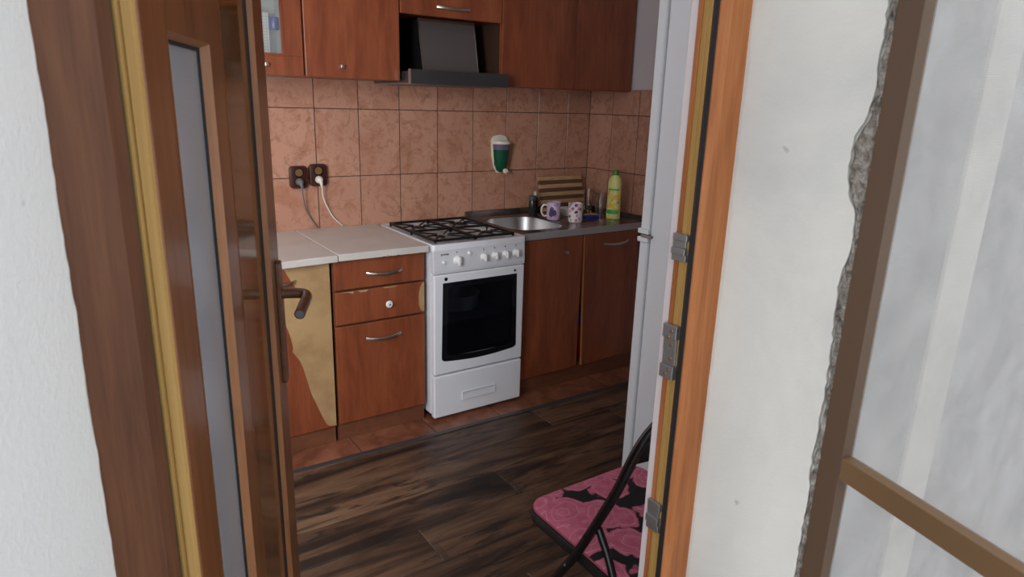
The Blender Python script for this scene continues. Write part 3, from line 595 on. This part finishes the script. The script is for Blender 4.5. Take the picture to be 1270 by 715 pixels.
# pan supports (two wire grates)
def grate(x0, x1, xc, ys):
    bm = bmesh.new(); z = 0.8735; y0, y1 = SF+0.052, -0.072; r = 0.0048
    box(bm, x0, x1, y0-.0045, y0+.0045, z-.005, z+.005); box(bm, x0, x1, y1-.0045, y1+.0045, z-.005, z+.005)
    box(bm, x0-.0045, x0+.0045, y0, y1, z-.005, z+.005); box(bm, x1-.0045, x1+.0045, y0, y1, z-.005, z+.005)
    ym = (y0+y1)/2; box(bm, x0, x1, ym-.0045, ym+.0045, z-.005, z+.005)
    for yc in ys:
        for a in (45, 135, 225, 315):
            ca, sa = math.cos(math.radians(a)), math.sin(math.radians(a))
            ex = x1 if ca > 0 else x0; ey = (y1 if yc > ym else ym) if sa > 0 else (ym if yc > ym else y0)
            mx_, my_ = xc+ca*.075, yc+sa*.08
            tube([(ex, ey, z-.001), (mx_*0.55+ex*.45, my_*.55+ey*.45, z+.001), (xc+ca*.026, yc+sa*.026, z+.002)], .0042, 6, bm)
        for s in (-1, 1): tube([((x1 if s > 0 else x0), yc, z), (xc+s*.03, yc, z+.002)], .0038, 6, bm)
    for x in (x0, x1):
        for y in (y0, y1, ym): box(bm, x-.004, x+.004, y-.004, y+.004, 0.855, z+.0065)
    return obj('pan_support', bm, black_e, stove, True)
grate(SX0+0.036, -1.138, -1.255, (-.20, -.455)); grate(-1.132, SX1-0.036, -1.015, (-.19, -.455))

# ================================================================== SINK UNIT
scab = thing('sink_cabinet', (-0.45, -0.28, 0), 'dark cherry sink cabinet with one door hanging crooked, right of the stove', 'cabinet')
carcass(scab, -0.872, -0.025); obj('toe_board', B(-0.872, -0.03, -0.549, -0.533, 0.002, 0.09), cherry_dull, scab)
dl = obj('door', B(-0.868, -0.481, FY, FY+0.016, 0.090, 0.828, bev=0.002), cherry, scab)
k_ = obj('knob', B(-0.605, -0.590, FY-0.024, FY, 0.742, 0.759, bev=0.002), nickel, dl); k_['label'] = 'square metal knob'
# crooked right door: built straight then rotated about its upper hinge corner
bm = B(0, 0.392, -0.008, 0.008, -0.742, 0.0, bev=0.002); dr = obj('door', bm, cherry, scab, world=False)
dr.location = Vector((-0.473, FY+0.006, 0.830))-scab.location; dr.rotation_euler = (0, math.radians(-2.3), 0)
bm = handle_bow(0.135, 0.312, -0.068, y=-0.008); obj('handle', bm, nickel, dr, True, world=False)
obj('edge_band', B(-0.0012, 0.0005, -0.0082, 0.0082, -0.741, -0.001), M('orange_edge_band', (0.40, 0.15, 0.05), 0.5), dr, world=False)
rb = thing('storage_bucket', (-0.42, -0.44, 0.107), 'red bucket with a blue rim inside the sink cabinet, seen through the door gap', 'bucket')
obj('tub', lathe([(0.07, 0), (0.095, 0.20), (0.09, 0.20), (0.066, 0.005), (0, 0.005)], 28, center=(-0.42, -0.44, 0.107)), red_p, rb, True)
obj('rim', lathe([(0.0955, 0.20), (0.10, 0.205), (0.10, 0.27), (0.092, 0.275), (0.090, 0.20)], 28, center=(-0.42, -0.44, 0.107)), blue_p, rb, True)
# steel worktop with bowl
sink = thing('kitchen_sink', (-0.44, -0.29, WZ-0.034), 'stainless steel sink and drainboard in the corner right of the stove', 'sink')
XA, XB, YA, YB = -0.878, -0.012, -0.578, -0.012
bowl = rrect(-0.845, -0.515, -0.500, -0.105, 0.105, 8); outer = []
st = bmesh.new(); cx_, cy_ = -0.68, -0.30
outer = []
for p in bowl:
    dx, dy = p[0]-cx_, p[1]-cy_; ts = []
    if dx > 1e-9: ts.append((XB-cx_)/dx)
    if dx < -1e-9: ts.append((XA-cx_)/dx)
    if dy > 1e-9: ts.append((YB-cy_)/dy)
    if dy < -1e-9: ts.append((YA-cy_)/dy)
    t_ = min(ts); outer.append((cx_+dx*t_, cy_+dy*t_))
for cc in ((XB, YB), (XB, YA), (XA, YA), (XA, YB)):
    i_ = min(range(len(outer)), key=lambda i: (outer[i][0]-cc[0])**2+(outer[i][1]-cc[1])**2); outer[i_] = cc
lvl = []
def sc(p, k): return (cx_+(p[0]-cx_)*k, cy_+(p[1]-cy_)*k)
for pts, z in ((outer, WZ-0.036), (outer, WZ), ([sc(p, 1.03) for p in bowl], WZ), (bowl, WZ-0.004), ([sc(p, .96) for p in bowl], WZ-0.11), ([sc(p, .85) for p in bowl], WZ-0.145), ([sc(p, .12) for p in bowl], WZ-0.155)):
    lvl.append([st.verts.new((p[0], p[1], z)) for p in pts])
for a, b_ in zip(lvl, lvl[1:]):
    for k in range(len(a)): st.faces.new((a[k], a[(k+1) % len(a)], b_[(k+1) % len(a)], b_[k]))
st.faces.new(lvl[-1]); bmesh.ops.recalc_face_normals(st, faces=st.faces[:])
obj('steel_top', st, steel_top, sink, True)
obj('front_edge', B(XA, XB, YA-0.004, YA+0.004, WZ-0.034, WZ+0.001, bev=0.002), steel_edge, sink)
obj('upstand', B(XA, XB, -0.026, -0.010, WZ-0.001, WZ+0.030, bev=0.003), steel_top, sink); obj('upstand', B(-0.026, -0.010, YA+0.01, -0.026, WZ-0.001, WZ+0.024, bev=0.003), steel_d, sink)
gr = bmesh.new()
for i in range(7): box(gr, -0.44, -0.07, -0.50+i*0.055, -0.488+i*0.055, WZ-0.001, WZ+0.0012, bev=0.0008)
obj('drain_ridges', gr, steel_top, sink)
obj('overflow', B(-0.560, -0.535, -0.487, -0.484, WZ-0.032, WZ-0.014), black_e, sink)
# bowl liner in brighter steel
ln = bmesh.new(); L = []
for k, z in ((0.992, -0.006), (.952, -0.108), (.84, -0.143), (.12, -0.153)): L.append([ln.verts.new((*sc(p, k), WZ+z)) for p in bowl])
for a, b_ in zip(L, L[1:]):
    for k in range(len(a)): ln.faces.new((a[k], a[(k+1) % len(a)], b_[(k+1) % len(a)], b_[k]))
ln.faces.new(L[-1]); bmesh.ops.recalc_face_normals(ln, faces=ln.faces[:])
for f in ln.faces: f.normal_flip()
obj('bowl', ln, steel, sink, True)

# ---- things on the drainboard
def mug(x, y, r, h, ang, label, deco):
    t_ = thing('mug', (x, y, WZ+0.0015), label, 'mug'); z = WZ+0.0015
    obj('cup', lathe([(r*.82, 0), (r*.93, .004), (r*.97, h*.3), (r, h*.97), (r*1.01, h), (r*.93, h), (r*.90, h*.9), (r*.85, .008), (0, .008)], 30, center=(x, y, z)), deco, t_, True)
    ca, sa = math.cos(ang), math.sin(ang)
    obj('handle', tube([(x+ca*(r*.95+u_), y+sa*(r*.95+u_), z+v_) for u_, v_ in ((-.003, h*.80), (.018, h*.82), (.030, h*.62), (.028, h*.38), (.014, h*.20), (-.003, h*.24))], 0.0045, 8, smooth=4), plastic_w, t_, True)
    return t_
def printed(name, base, c1, c2, scale, th, seed):
    m = M(name, base, 0.2); g = G(m); v = g.coords(); ad = g.n('ShaderNodeVectorMath', p_operation='ADD'); g.link(v, ad.inputs[0]); ad.inputs[1].default_value = (seed, 0, 0)
    vo = g.n('ShaderNodeTexVoronoi', Scale=scale, Randomness=0.9); g.link(ad.outputs[0], vo.inputs['Vector'])
    n = g.noise(ad.outputs[0], scale*1.2, 2)
    k = g.mix(g.ramp(n, [(0.52, (0, 0, 0)), (0.56, (1, 1, 1))]), c1, c2); k = g.mix(g.ramp(vo.outputs[0], [(th, (1, 1, 1)), (th+.05, (0, 0, 0))]), base, k); g.col(k); return m
lav = printed('lavender_print', (0.56, 0.42, 0.60), (0.62, 0.50, 0.66), (0.42, 0.28, 0.48), 30, 0.50, 3.1)
m_ = lav; g = G(m_); base_link = g.b.inputs['Base Color'].links[0].from_socket; v = g.coords((1, 1, 0.8))
def dist_to(g, v, p):
    d_ = g.n('ShaderNodeVectorMath', p_operation='DISTANCE'); g.link(v, d_.inputs[0]); d_.inputs[1].default_value = p; return d_.outputs['Value']
dd_ = dist_to(g, v, (-.030, -.027, .040)); nz = g.noise(g.coords(), 60, 2)
k = g.mix(g.ramp(dd_, [(.022, (1, 1, 1)), (.027, (0, 0, 0))]), base_link, (0.80, 0.78, 0.80))
d2_ = dist_to(g, v, (-.031, -.026, .034)); am = g.n('ShaderNodeMath', p_operation='MULTIPLY_ADD'); g.link(nz, am.inputs[0]); am.inputs[1].default_value = .03; g.link(d2_, am.inputs[2])
k = g.mix(g.ramp(am.outputs[0], [(.035, (1, 1, 1)), (.038, (0, 0, 0))]), k, (0.10, 0.06, 0.17)); g.col(k)
ros = printed('pink_flower_print', (0.82, 0.78, 0.79), (0.75, 0.30, 0.42), (0.10, 0.03, 0.06), 44, 0.36, 1.3)
mug(-0.478, -0.300, .0395, .098, math.radians(152), 'lavender printed mug with its handle to the left, next to the sink bowl', lav)
mug(-0.413, -0.412, .0405, .104, math.radians(65), 'white mug with pink blossom print, nearest the front of the drainboard', ros)
bw = obj('bowl', lathe([(.026, 0), (.030, .006), (.058, .040), (.061, .044), (.057, .043), (.026, .010), (0, .010)], 30, center=(-0.318, -0.232, WZ+0.0015)), plastic_w, smooth=True); tag(bw, 'small white bowl behind the two printed mugs', 'bowl')
cb = thing('cutting_board', (-0.235, -0.06, WZ), 'striped wooden cutting board leaning on the tiles behind the mugs', 'cutting board')
n_s = 9; H_ = 0.205; lean = math.radians(14)
for i in range(n_s):
    a = H_*i/n_s; b_ = H_*(i+1)/n_s; bm = B(-0.160, 0.162, -0.008, 0.008, a+0.0003, b_-0.0003, bev=0.0006, seg=1)
    o = obj('strip', bm, wood_l if i % 2 == 0 else wood_d, cb, world=False)
    if i % 2: o['label'] = 'dark wooden strip'
cb.rotation_euler = (-lean, 0, 0); cb.location = (-0.235, -0.078, WZ+0.004)
jr = thing('pepper_mill', (-0.500, -0.130, WZ+0.0015), 'dark glass mill with a grey top left of the cutting board', 'pepper mill')
obj('body', lathe([(.021, 0), (.022, .004), (.021, .075), (.019, .085), (0, .085)], 20, center=(-0.500, -0.130, WZ+0.0015)), M('smoked_glass', (0.02, 0.022, 0.022), 0.12), jr, True)
obj('cap', lathe([(.021, .0855), (.022, .088), (.022, .108), (.018, .112), (0, .112)], 20, center=(-0.500, -0.130, WZ+0.0015)), M('dull_grey_cap', (0.11, 0.12, 0.12), 0.4, 0.5), jr, True)
sp = thing('oil_bottle', (-0.468, -0.112, WZ+0.0015), 'slim black bottle with a shiny chrome cap touching the cutting board', 'bottle')
obj('body', lathe([(.016, 0), (.0175, .004), (.0175, .088), (.010, .100), (0, .100)], 20, center=(-0.468, -0.112, WZ+0.0015)), black_e, sp, True)
obj('cap', lathe([(.0105, .100), (.0115, .102), (.0115, .130), (.006, .135), (0, .135)], 16, center=(-0.468, -0.112, WZ+0.0015)), M('silver_cap', (.6, .6, .6), .3, .4), sp, True)
def tumbler(x, y, r0, r1, h, label, grp=None):
    o = obj('drinking_glass', lathe([(r0, 0), (r0*1.02, .003), (r1, h), (r1-.0016, h), (r0-.0018, .010), (0, .009)], 26, center=(x, y, WZ+0.0015)), clear, smooth=True); tag(o, label, 'glass', grp); return o
tumbler(-0.128, -0.175, .024, .033, .138, 'tall clear drinking glass farthest back, by the right end of the cutting board')
tumbler(-0.082, -0.250, .022, .029, .120, 'clear drinking glass standing close to the right-hand tiles between two others')
tumbler(-0.165, -0.330, .025, .031, .136, 'clear drinking glass nearest the yellow cleaner bottle')
bs = obj('brush_handle', tube([(-0.330, -0.385, WZ+.016), (-0.305, -0.388, WZ+.017), (-0.262, -0.395, WZ+.016), (-0.238, -0.400, WZ+.015)], .014, 12, smooth=4, sy=.9), blue_p, smooth=True); tag(bs, 'blue plastic dish brush lying right of the blossom mug', 'dish brush')
ys = obj('sponge', B(-0.275, -0.198, -0.365, -0.318, WZ+.0015, WZ+.024, bev=0.007, seg=3), yellow_p, smooth=True); tag(ys, 'yellow sponge lying behind the blue dish brush', 'sponge')
# cleaner bottle
bx, by = -0.142, -0.418; cl = thing('cleaner_bottle', (bx, by, WZ+0.0015), 'pale yellow cleaner bottle with a green cap in the sink corner', 'bottle', rz=math.radians(-58))
def ov(prof, seg=28): return lathe(prof, seg, center=(0, 0, 0), sx=1.0, sy=0.62)
yel = M('pale_yellow_plastic', (0.72, 0.74, 0.24), 0.35)
obj('body', ov([(.036, 0), (.040, .004), (.0405, .05), (.0385, .11), (.0385, .16), (.0385, .200), (.034, .222), (.022, .240), (.0150, .245), (0, .245)]), yel, cl, True, world=False)
obj('cap', lathe([(.0165, .2452), (.0170, .249), (.0155, .266), (.012, .273), (0, .2735)], 18), M('green_cap', (0.05, 0.30, 0.04), 0.35), cl, True, world=False)
lb = bmesh.new(); vsr = []
for j in range(9):
    z = .03+.140*j/8; rr_ = .0414-.0026*j/8; row = []
    for i in range(11):
        a = math.radians(212+112*i/10); row.append(lb.verts.new((rr_*math.cos(a), rr_*.64*math.sin(a), z)))
    vsr.append(row)
for a, b_ in zip(vsr, vsr[1:]):
    for k in range(10): lb.faces.new((a[k], a[k+1], b_[k+1], b_[k]))
lab_m = M('bright_label', (0.7, 0.6, 0.1), 0.35); g = G(lab_m); v = g.coords(); sx_ = g.n('ShaderNodeSeparateXYZ'); g.link(v, sx_.inputs[0])
n = g.noise(v, 34, 2); k = g.mix(g.ramp(n, [(.50, (0, 0, 0)), (.53, (1, 1, 1))]), (0.80, 0.52, 0.05), (0.70, 0.74, 0.25)); vo = g.n('ShaderNodeTexVoronoi', Scale=34.0); g.link(v, vo.inputs['Vector'])
k = g.mix(g.ramp(vo.outputs[0], [(.24, (1, 1, 1)), (.28, (0, 0, 0))]), k, (0.55, 0.18, 0.35)); zr_ = g.ramp(sx_.outputs[2], [(.052, (1, 1, 1)), (.054, (0, 0, 0)), (.160, (0, 0, 0)), (.162, (1, 1, 1))])
g.col(g.mix(zr_, k, (0.06, 0.38, 0.10)))
obj('label', lb, lab_m, cl, True, world=False)

# ================================================================== WALL-MOUNTED: soap dispenser, sockets
sd_ = thing('soap_dispenser', (-0.662, -0.008, 1.10), 'cream wall soap dispenser filled with green soap above the sink', 'soap dispenser')
pl_ = [(-0.715, 1.285), (-0.71, 1.20), (-0.695, 1.13), (-0.675, 1.103), (-0.650, 1.103), (-0.632, 1.13), (-0.618, 1.20), (-0.612, 1.285), (-0.625, 1.305), (-0.663, 1.315), (-0.70, 1.305)]
obj('back_plate', prism(pl_, -0.030, -0.0075, 'y', bev=0.004), cream, sd_, True)
def half(prof, mat, name):
    bm = lathe(prof, 28, center=(-0.660, -0.032, 0), sx=1.0, sy=0.95); obj(name, bm, mat, sd_, True)
half([(.012, 1.108), (.026, 1.118), (.040, 1.150), (.047, 1.200), (.0495, 1.232), (0, 1.232)], green_gel, 'soap')
half([(.0497, 1.2325), (.052, 1.262), (0, 1.262)], violet_gel, 'reservoir'); half([(.054, 1.2625), (.056, 1.268), (.054, 1.278), (0, 1.280)], cream, 'lid')
obj('push_button', lathe([(.014, 0), (.014, .012), (.010, .018), (0, .019)], 18, center=(-0.652, -0.066, 1.117), axis='y'), cream, sd_, True)
def dsock(x, z, label, plug_m, cable_m, path):
    s = thing('wall_socket', (x, -0.008, z), label, 'socket', 'brown double sockets on the tiles')
    obj('cover', prism(rrect(x-.042, x+.042, z, z+.105, .018), -0.034, -0.0072, 'y', bev=0.005), socket_m, s, True)
    for zz in (z+.032, z+.074):
        rg_ = obj('socket_ring', lathe([(.0215, .026), (.0225, .0285), (.0195, .0285), (.0185, .022), (0, .022)], 24, center=(x, -0.008, zz), axis='y'), black_e, s, True)
        if zz > z+.05:
            obj('insert', lathe([(.0175, .0225), (.0175, .0265), (0, .0265)], 24, center=(x, -0.008, zz), axis='y'), socket_in, rg_, True)
            obj('pin_hole', B(x-.008, x-.005, -0.0352, -0.033, zz-.0015, zz+.0015), black_e, rg_); obj('pin_hole', B(x+.005, x+.008, -0.0352, -0.033, zz-.0015, zz+.0015), black_e, rg_)
    zz = z+.032
    p = thing('power_plug', (x, -0.034, zz), label.replace('brown double wall socket', 'plug and cable in the brown socket'), 'plug')
    obj('plug_body', lathe([(.0185, .024), (.0185, .034), (.013, .050), (.008, .054), (0, .055)], 20, center=(x, -0.008, zz), axis='y'), plug_m, p, True)
    obj('cable', tube([(x, -.055, zz)]+path, .0032, 8, smooth=6), cable_m, p, True)
    obj('strain_relief', tube([(x, -.055, zz+.002), (x+.003, -.060, zz-.018), (x+.005, -.058, zz-.034)], (.0105, .0045), 10, smooth=3), plug_m, p, True)
    return s, p
s1, p1 = dsock(-1.787, 1.066, 'brown double wall socket on the left, holding a grey plug', grey_cable, grey_cable, [(-1.785, -.062, 1.075), (-1.775, -.045, 1.02), (-1.762, -.030, .965), (-1.735, -.020, .915), (-1.705, -.0145, .8705)])
s2, p2 = dsock(-1.694, 1.073, 'brown double wall socket on the right, holding a white plug', white_cable, white_cable, [(-1.690, -.062, 1.08), (-1.680, -.042, 1.02), (-1.655, -.028, .965), (-1.625, -.020, .915), (-1.580, -.0145, .8705)])
p1['label'] = 'grey plug with its grey cable dropping behind the worktop'; p2['label'] = 'white plug with its white cable curving down to the worktop'

# ================================================================== WALL CABINETS
UB, UT, UY = 1.566, 2.26, -0.345
def ucarc(c_, x0, x1, z0=UB, z1=UT, m=cherry):
    bm = bmesh.new(); t_ = 0.016; f = UY+0.017
    box(bm, x0, x0+t_, f, -0.008, z0, z1); box(bm, x1-t_, x1, f, -0.008, z0, z1); box(bm, x0+t_, x1-t_, f, -0.008, z0, z0+t_); box(bm, x0+t_, x1-t_, f, -0.008, z1-t_, z1)
    box(bm, x0+t_, x1-t_, -0.014, -0.008, z0+t_, z1-t_); return obj('carcass', bm, m, c_)
# glazed cabinet at left
gc = thing('wall_cabinet', (-2.03, -0.17, UB), 'cherry wall cabinet with a glazed door, leftmost over the worktop', 'cabinet')
ucarc(gc, -2.225, -1.832, m=cab_pale)
gd = bmesh.new(); x0, x1, z0, z1 = -2.222, -1.834, UB-0.002, UT; wdt = .075
for a in ((x0, x1, z0, z0+wdt), (x0, x1, z1-wdt, z1), (x0, x0+wdt, z0+wdt, z1-wdt), (x1-wdt, x1, z0+wdt, z1-wdt)): box(gd, a[0], a[1], UY, UY+.016, a[2], a[3], bev=.0015)
gdo = obj('door', gd, cherry, gc)
gb = ring(x0+wdt-.001, x1-wdt+.001, z0+wdt-.001, z1-wdt+.001, .009, UY-.003, UY+.012); obj('glazing_bead', gb, cherry, gdo)
thin_glass = bpy.data.materials.new('cabinet_glass'); thin_glass.use_nodes = True; t = thin_glass.node_tree; bb = t.nodes['Principled BSDF']; bb.inputs['Roughness'].default_value = .03; bb.inputs['Base Color'].default_value = (.8, .85, .85, 1)
tr = t.nodes.new('ShaderNodeBsdfTransparent'); mx = t.nodes.new('ShaderNodeMixShader'); mx.inputs[0].default_value = .07; t.links.new(tr.outputs[0], mx.inputs[1]); t.links.new(bb.outputs[0], mx.inputs[2]); t.links.new(mx.outputs[0], t.nodes['Material Output'].inputs[0])
obj('glass_pane', B(x0+wdt-.004, x1-wdt+.004, UY+.006, UY+.009, z0+wdt-.004, z1-wdt+.004), thin_glass, gdo)
obj('knob', B(-1.990, -1.975, UY-.016, UY, UB+.030, UB+.044, bev=.002), nickel, gdo)
SZ = UB+.016; obj('shelf', B(-2.208, -1.849, UY+.03, -.015, UB+.36, UB+.374), cab_pale, gc)
wb = thing('water_bottle', (-1.912, -.235, SZ+.001), 'clear bottle with a navy blue cap inside the glazed wall cabinet', 'bottle')
obj('body', lathe([(.026, 0), (.028, .004), (.028, .11), (.020, .150), (.015, .165), (0, .165)], 22, center=(-1.912, -.235, SZ+.001)), thin_glass, wb, True)
obj('cap', lathe([(.019, .160), (.0205, .163), (.0205, .205), (.018, .209), (0, .209)], 22, center=(-1.912, -.235, SZ+.001)), navy_cap, wb, True)
lace_m = M('white_grid_tissue', (0.7, 0.7, 0.68), .7); g = G(lace_m); ck = g.n('ShaderNodeTexBrick', Scale=1.0, Mortar_Size=.0012, Brick_Width=.012, Row_Height=.012); ck.offset = 0
vv = g.coords((1, 1, 1)); sw = g.n('ShaderNodeSeparateXYZ'); g.link(vv, sw.inputs[0]); cm = g.n('ShaderNodeCombineXYZ'); g.link(sw.outputs[0], cm.inputs[0]); g.link(sw.outputs[2], cm.inputs[1]); g.link(cm.outputs[0], ck.inputs['Vector'])
ck.inputs['Color1'].default_value = (.36, .37, .35, 1); ck.inputs['Color2'].default_value = (.36, .37, .35, 1); ck.inputs['Mortar'].default_value = (.55, .56, .53, 1); g.col(ck.outputs[0])
bk = obj('food_box', B(-2.03, -1.90, -.11, -.05, SZ+.001, SZ+.24, bev=.002), lace_m); tag(bk, 'pale checked box behind the blue-capped bottle in the glazed cabinet', 'box')
# cabinet 2
uc = thing('wall_cabinet', (-1.614, -0.17, UB), 'cherry wall cabinet with one plain door between the glazed door and the hood', 'cabinet')
ucarc(uc, -1.828, -1.404); ud = obj('door', B(-1.826, -1.407, UY, UY+.016, UB-.002, UT, bev=.003), cherry, uc); obj('knob', B(-1.682, -1.666, UY-.018, UY, UB+.037, UB+.052, bev=.002), nickel, ud)
# cabinet above the hood, open niche below
hc = thing('wall_cabinet', (-1.135, -0.17, 1.84), 'short cherry wall cabinet with a lift-up door right above the cooker hood', 'cabinet')
ucarc(hc, -1.403, -0.873, 1.852); hd = obj('door', B(-1.401, -0.875, UY, UY+.016, 1.846, UT, bev=.003), cherry, hc); obj('handle', handle_bow(-1.222, -1.052, 1.888, y=UY), nickel, hd, True)
# right double cabinet
rc = thing('wall_cabinet', (-0.435, -0.17, UB), 'dark cherry double-door wall cabinet in the corner right of the cooker hood', 'cabinet')
ucarc(rc, -0.872, -0.004); obj('door', B(-0.870, -0.417, UY, UY+.016, UB-.006, UT, bev=.003), cherry, rc); obj('door', B(-0.414, -0.006, UY, UY+.016, UB-.006, UT, bev=.003), cherry, rc)
# hood
hood = thing('cooker_hood', (-1.136, -.02, 1.55), 'stainless steel cooker hood with a tilted dark fascia over the stove', 'cooker hood')
obj('front_bar', B(-1.392, -0.880, -.420, -.400, 1.553, 1.614, bev=.002), steel_d, hood)
obj('canopy', B(-1.392, -0.880, -.400, -.010, 1.556, 1.606, bev=.001), steel_d, hood)
obj('underside', B(-1.392, -0.880, -.415, -.012, 1.5515, 1.556), steel, hood)
obj('filter', B(-1.34, -0.93, -.36, -.06, 1.549, 1.5516), steel_d, hood)
obj('edge_cap', B(-1.3935, -1.389, -.4215, -.401, 1.553, 1.6145), nickel, hood)
fs_ = prism([(-.313, 1.612), (-.262, 1.842), (-.258, 1.842), (-.309, 1.612)], -1.277, -0.983, 'x'); obj('fascia', fs_, fascia_m, hood)
rim_ = bmesh.new()
for xx in (-1.280, -.985): prism([(-.314, 1.612), (-.263, 1.845), (-.256, 1.845), (-.307, 1.612)], xx, xx+.005, 'x', rim_)
prism([(-.2655, 1.832), (-.263, 1.845), (-.256, 1.845), (-.2585, 1.832)], -1.276, -.984, 'x', rim_)
obj('fascia_trim', rim_, nickel, hood)
obj('motor_box', prism([(-.305, 1.6062), (-.257, 1.840), (-.012, 1.840), (-.012, 1.6062)], -1.272, -.990, 'x'), dark_m, hood)
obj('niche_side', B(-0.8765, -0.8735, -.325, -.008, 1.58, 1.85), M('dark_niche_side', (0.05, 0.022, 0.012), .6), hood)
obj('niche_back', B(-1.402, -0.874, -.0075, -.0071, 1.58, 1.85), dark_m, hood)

# ================================================================== FRIDGE
# stands with its back to the door wall; its doors face the sink wall, so only their edges show at the far left
FX, FE, FB = -1.250, -1.737, -2.392; HZF = 1.103
fr = thing('fridge', (FX+.29, (FE+FB)/2, 0), 'tall white fridge-freezer seen from its side just inside the doorway', 'fridge')
obj('cabinet', B(FX, FX+.58, FB, FE-.046, .03, 2.0, bev=.004), fridge_w, fr)
obj('seal', B(FX+.006, FX+.574, FE-.046, FE-.038, .05, 2.0), seal, fr)
obj('door', B(FX-.001, FX+.58, FE-.038, FE, .05, HZF-.004, bev=.008, seg=3), fridge_w, fr); obj('door', B(FX-.001, FX+.58, FE-.038, FE, HZF+.006, 2.0, bev=.008, seg=3), fridge_w, fr)
obj('hinge_cover', B(FX-.008, FX+.03, FE-.042, FE+.003, HZF-.020, HZF-.004, bev=.003), fridge_w, fr); obj('hinge_cover', B(FX-.008, FX+.03, FE-.042, FE+.003, HZF+.006, HZF+.022, bev=.003), fridge_w, fr)
obj('hinge', B(FX-.009, FX+.03, FE-.056, FE-.012, HZF-.004, HZF+.005, bev=.001), M('grey_hinge', (.25, .25, .24), .4, .6), fr)
obj('feet', B(FX+.03, FX+.55, FB+.03, FE-.08, 0, .032), black_e, fr)

# ================================================================== FOLDING CHAIR
CX0, CX1 = -1.80, -1.365     # left/right tube planes
ch = thing('folding_chair', ((CX0+CX1)/2, -2.13, 0), 'black folding chair with a pink rose-print seat beside the right door jamb', 'chair')
side = [(-1.905, .012), (-2.0, .18), (-2.087, .329), (-2.150, .430), (-2.205, .535), (-2.276, .680), (-2.318, .785)]
L_ = [(CX0, y, z) for y, z in side]; R2 = [(CX1, y, z) for y, z in side]
xm = (CX0+CX1)/2
arch = [(CX0+.008, -2.345, .846), (CX0+.045, -2.366, .895), (CX0+.11, -2.376, .915), (CX1-.11, -2.376, .915), (CX1-.045, -2.366, .895), (CX1-.008, -2.345, .846)]
obj('main_frame', tube(L_+arch+R2[::-1], .0115, 12, smooth=5), chair_black, ch, True)
bp = bmesh.new(); rws = []
for j in range(7):
    t_ = j/6; z = .755+.150*t_; y = -2.306-.072*t_; row = []
    for i in range(13):
        u_ = i/12; x = CX0+.004+(CX1-CX0-.008)*u_; row.append((x, y-.022*math.sin(math.pi*u_)+0.004, z))
    rws.append(row)
fv = [[bp.verts.new(p) for p in r] for r in rws]; bv = [[bp.verts.new((p[0], p[1]-.003, p[2])) for p in r] for r in rws]
for j in range(6):
    for i in range(12): bp.faces.new((fv[j][i], fv[j][i+1], fv[j+1][i+1], fv[j+1][i])); bp.faces.new((bv[j][i], bv[j+1][i], bv[j+1][i+1], bv[j][i+1]))
obj('backrest', bp, chair_black, ch, True)
for s, xx in ((-1, CX0), (1, CX1)):
    obj('rear_leg', tube([(xx-s*.016, -2.205, .545), (xx-s*.016, -2.225, .520), (xx-s*.016, -2.262, .462), (xx-s*.016, -2.33, .30), (xx-s*.016, -2.43, .012)], .0095, 10, smooth=4), chair_black, ch, True)
    obj('pivot_bolt', tube([(xx+s*.014, -2.195, .520), (xx-s*.026, -2.195, .520)], .004, 10), chair_black, ch, True)
    obj('pivot_bolt', tube([(xx+s*.0125, -2.13, .398), (xx-s*.014, -2.13, .398)], .003, 10), zinc, ch, True)
obj('rear_stretcher', tube([(CX0+.016, -2.38, .16), (CX1-.016, -2.38, .16)], .008, 10), chair_black, ch, True)
obj('front_stretcher', tube([(CX0, -1.985, .15), (CX1, -1.985, .15)], .008, 10), chair_black, ch, True)
for xx in (CX0, CX1): obj('foot_cap', lathe([(.013, 0), (.014, .003), (.013, .03), (0, .03)], 12, center=(xx, -1.905, 0)), rubber, ch, True)
for xx in (CX0+.016, CX1-.016): obj('foot_cap', lathe([(.011, 0), (.012, .003), (.011, .03), (0, .03)], 12, center=(xx, -2.43, 0)), rubber, ch, True)
sx0, sx1, sy0, sy1 = CX0+.012, CX1-.012, -2.335, -1.915
obj('seat_rim', prism(rrect(sx0, sx1, sy0, sy1, .055, 6), .405, .437, bev=.007), vinyl, ch, True)
def cushion(bm, x0, x1, y0, y1, r, z0, z1, inset=.02):
    Ls = [(0.0, z0), (0.0, z0+.008), (.006, z1-.006), (inset, z1-.001), (inset*2.5, z1+.002)]; rings_ = []
    for d, z in Ls: rings_.append([bm.verts.new((p[0], p[1], z)) for p in rrect(x0+d, x1-d, y0+d, y1-d, max(.012, r-d*.6), 6)])
    for a, b_ in zip(rings_, rings_[1:]):
        for k in range(len(a)): bm.faces.new((a[k], a[(k+1) % len(a)], b_[(k+1) % len(a)], b_[k]))
    bm.faces.new(rings_[0]); bm.faces.new(rings_[-1]); bmesh.ops.recalc_face_normals(bm, faces=bm.faces[:]); return bm
obj('seat_cushion', cushion(bmesh.new(), sx0+.006, sx1-.006, sy0+.006, sy1-.006, .052, .437, .456), cloth, ch, True)
pp = rrect(sx0+.007, sx1-.007, sy0+.007, sy1-.007, .052, 6); pp = [(a, b_, .441) for a, b_ in pp]; pp.append(pp[0])
obj('piping', tube(pp, .0036, 6), piping_m, ch, True)
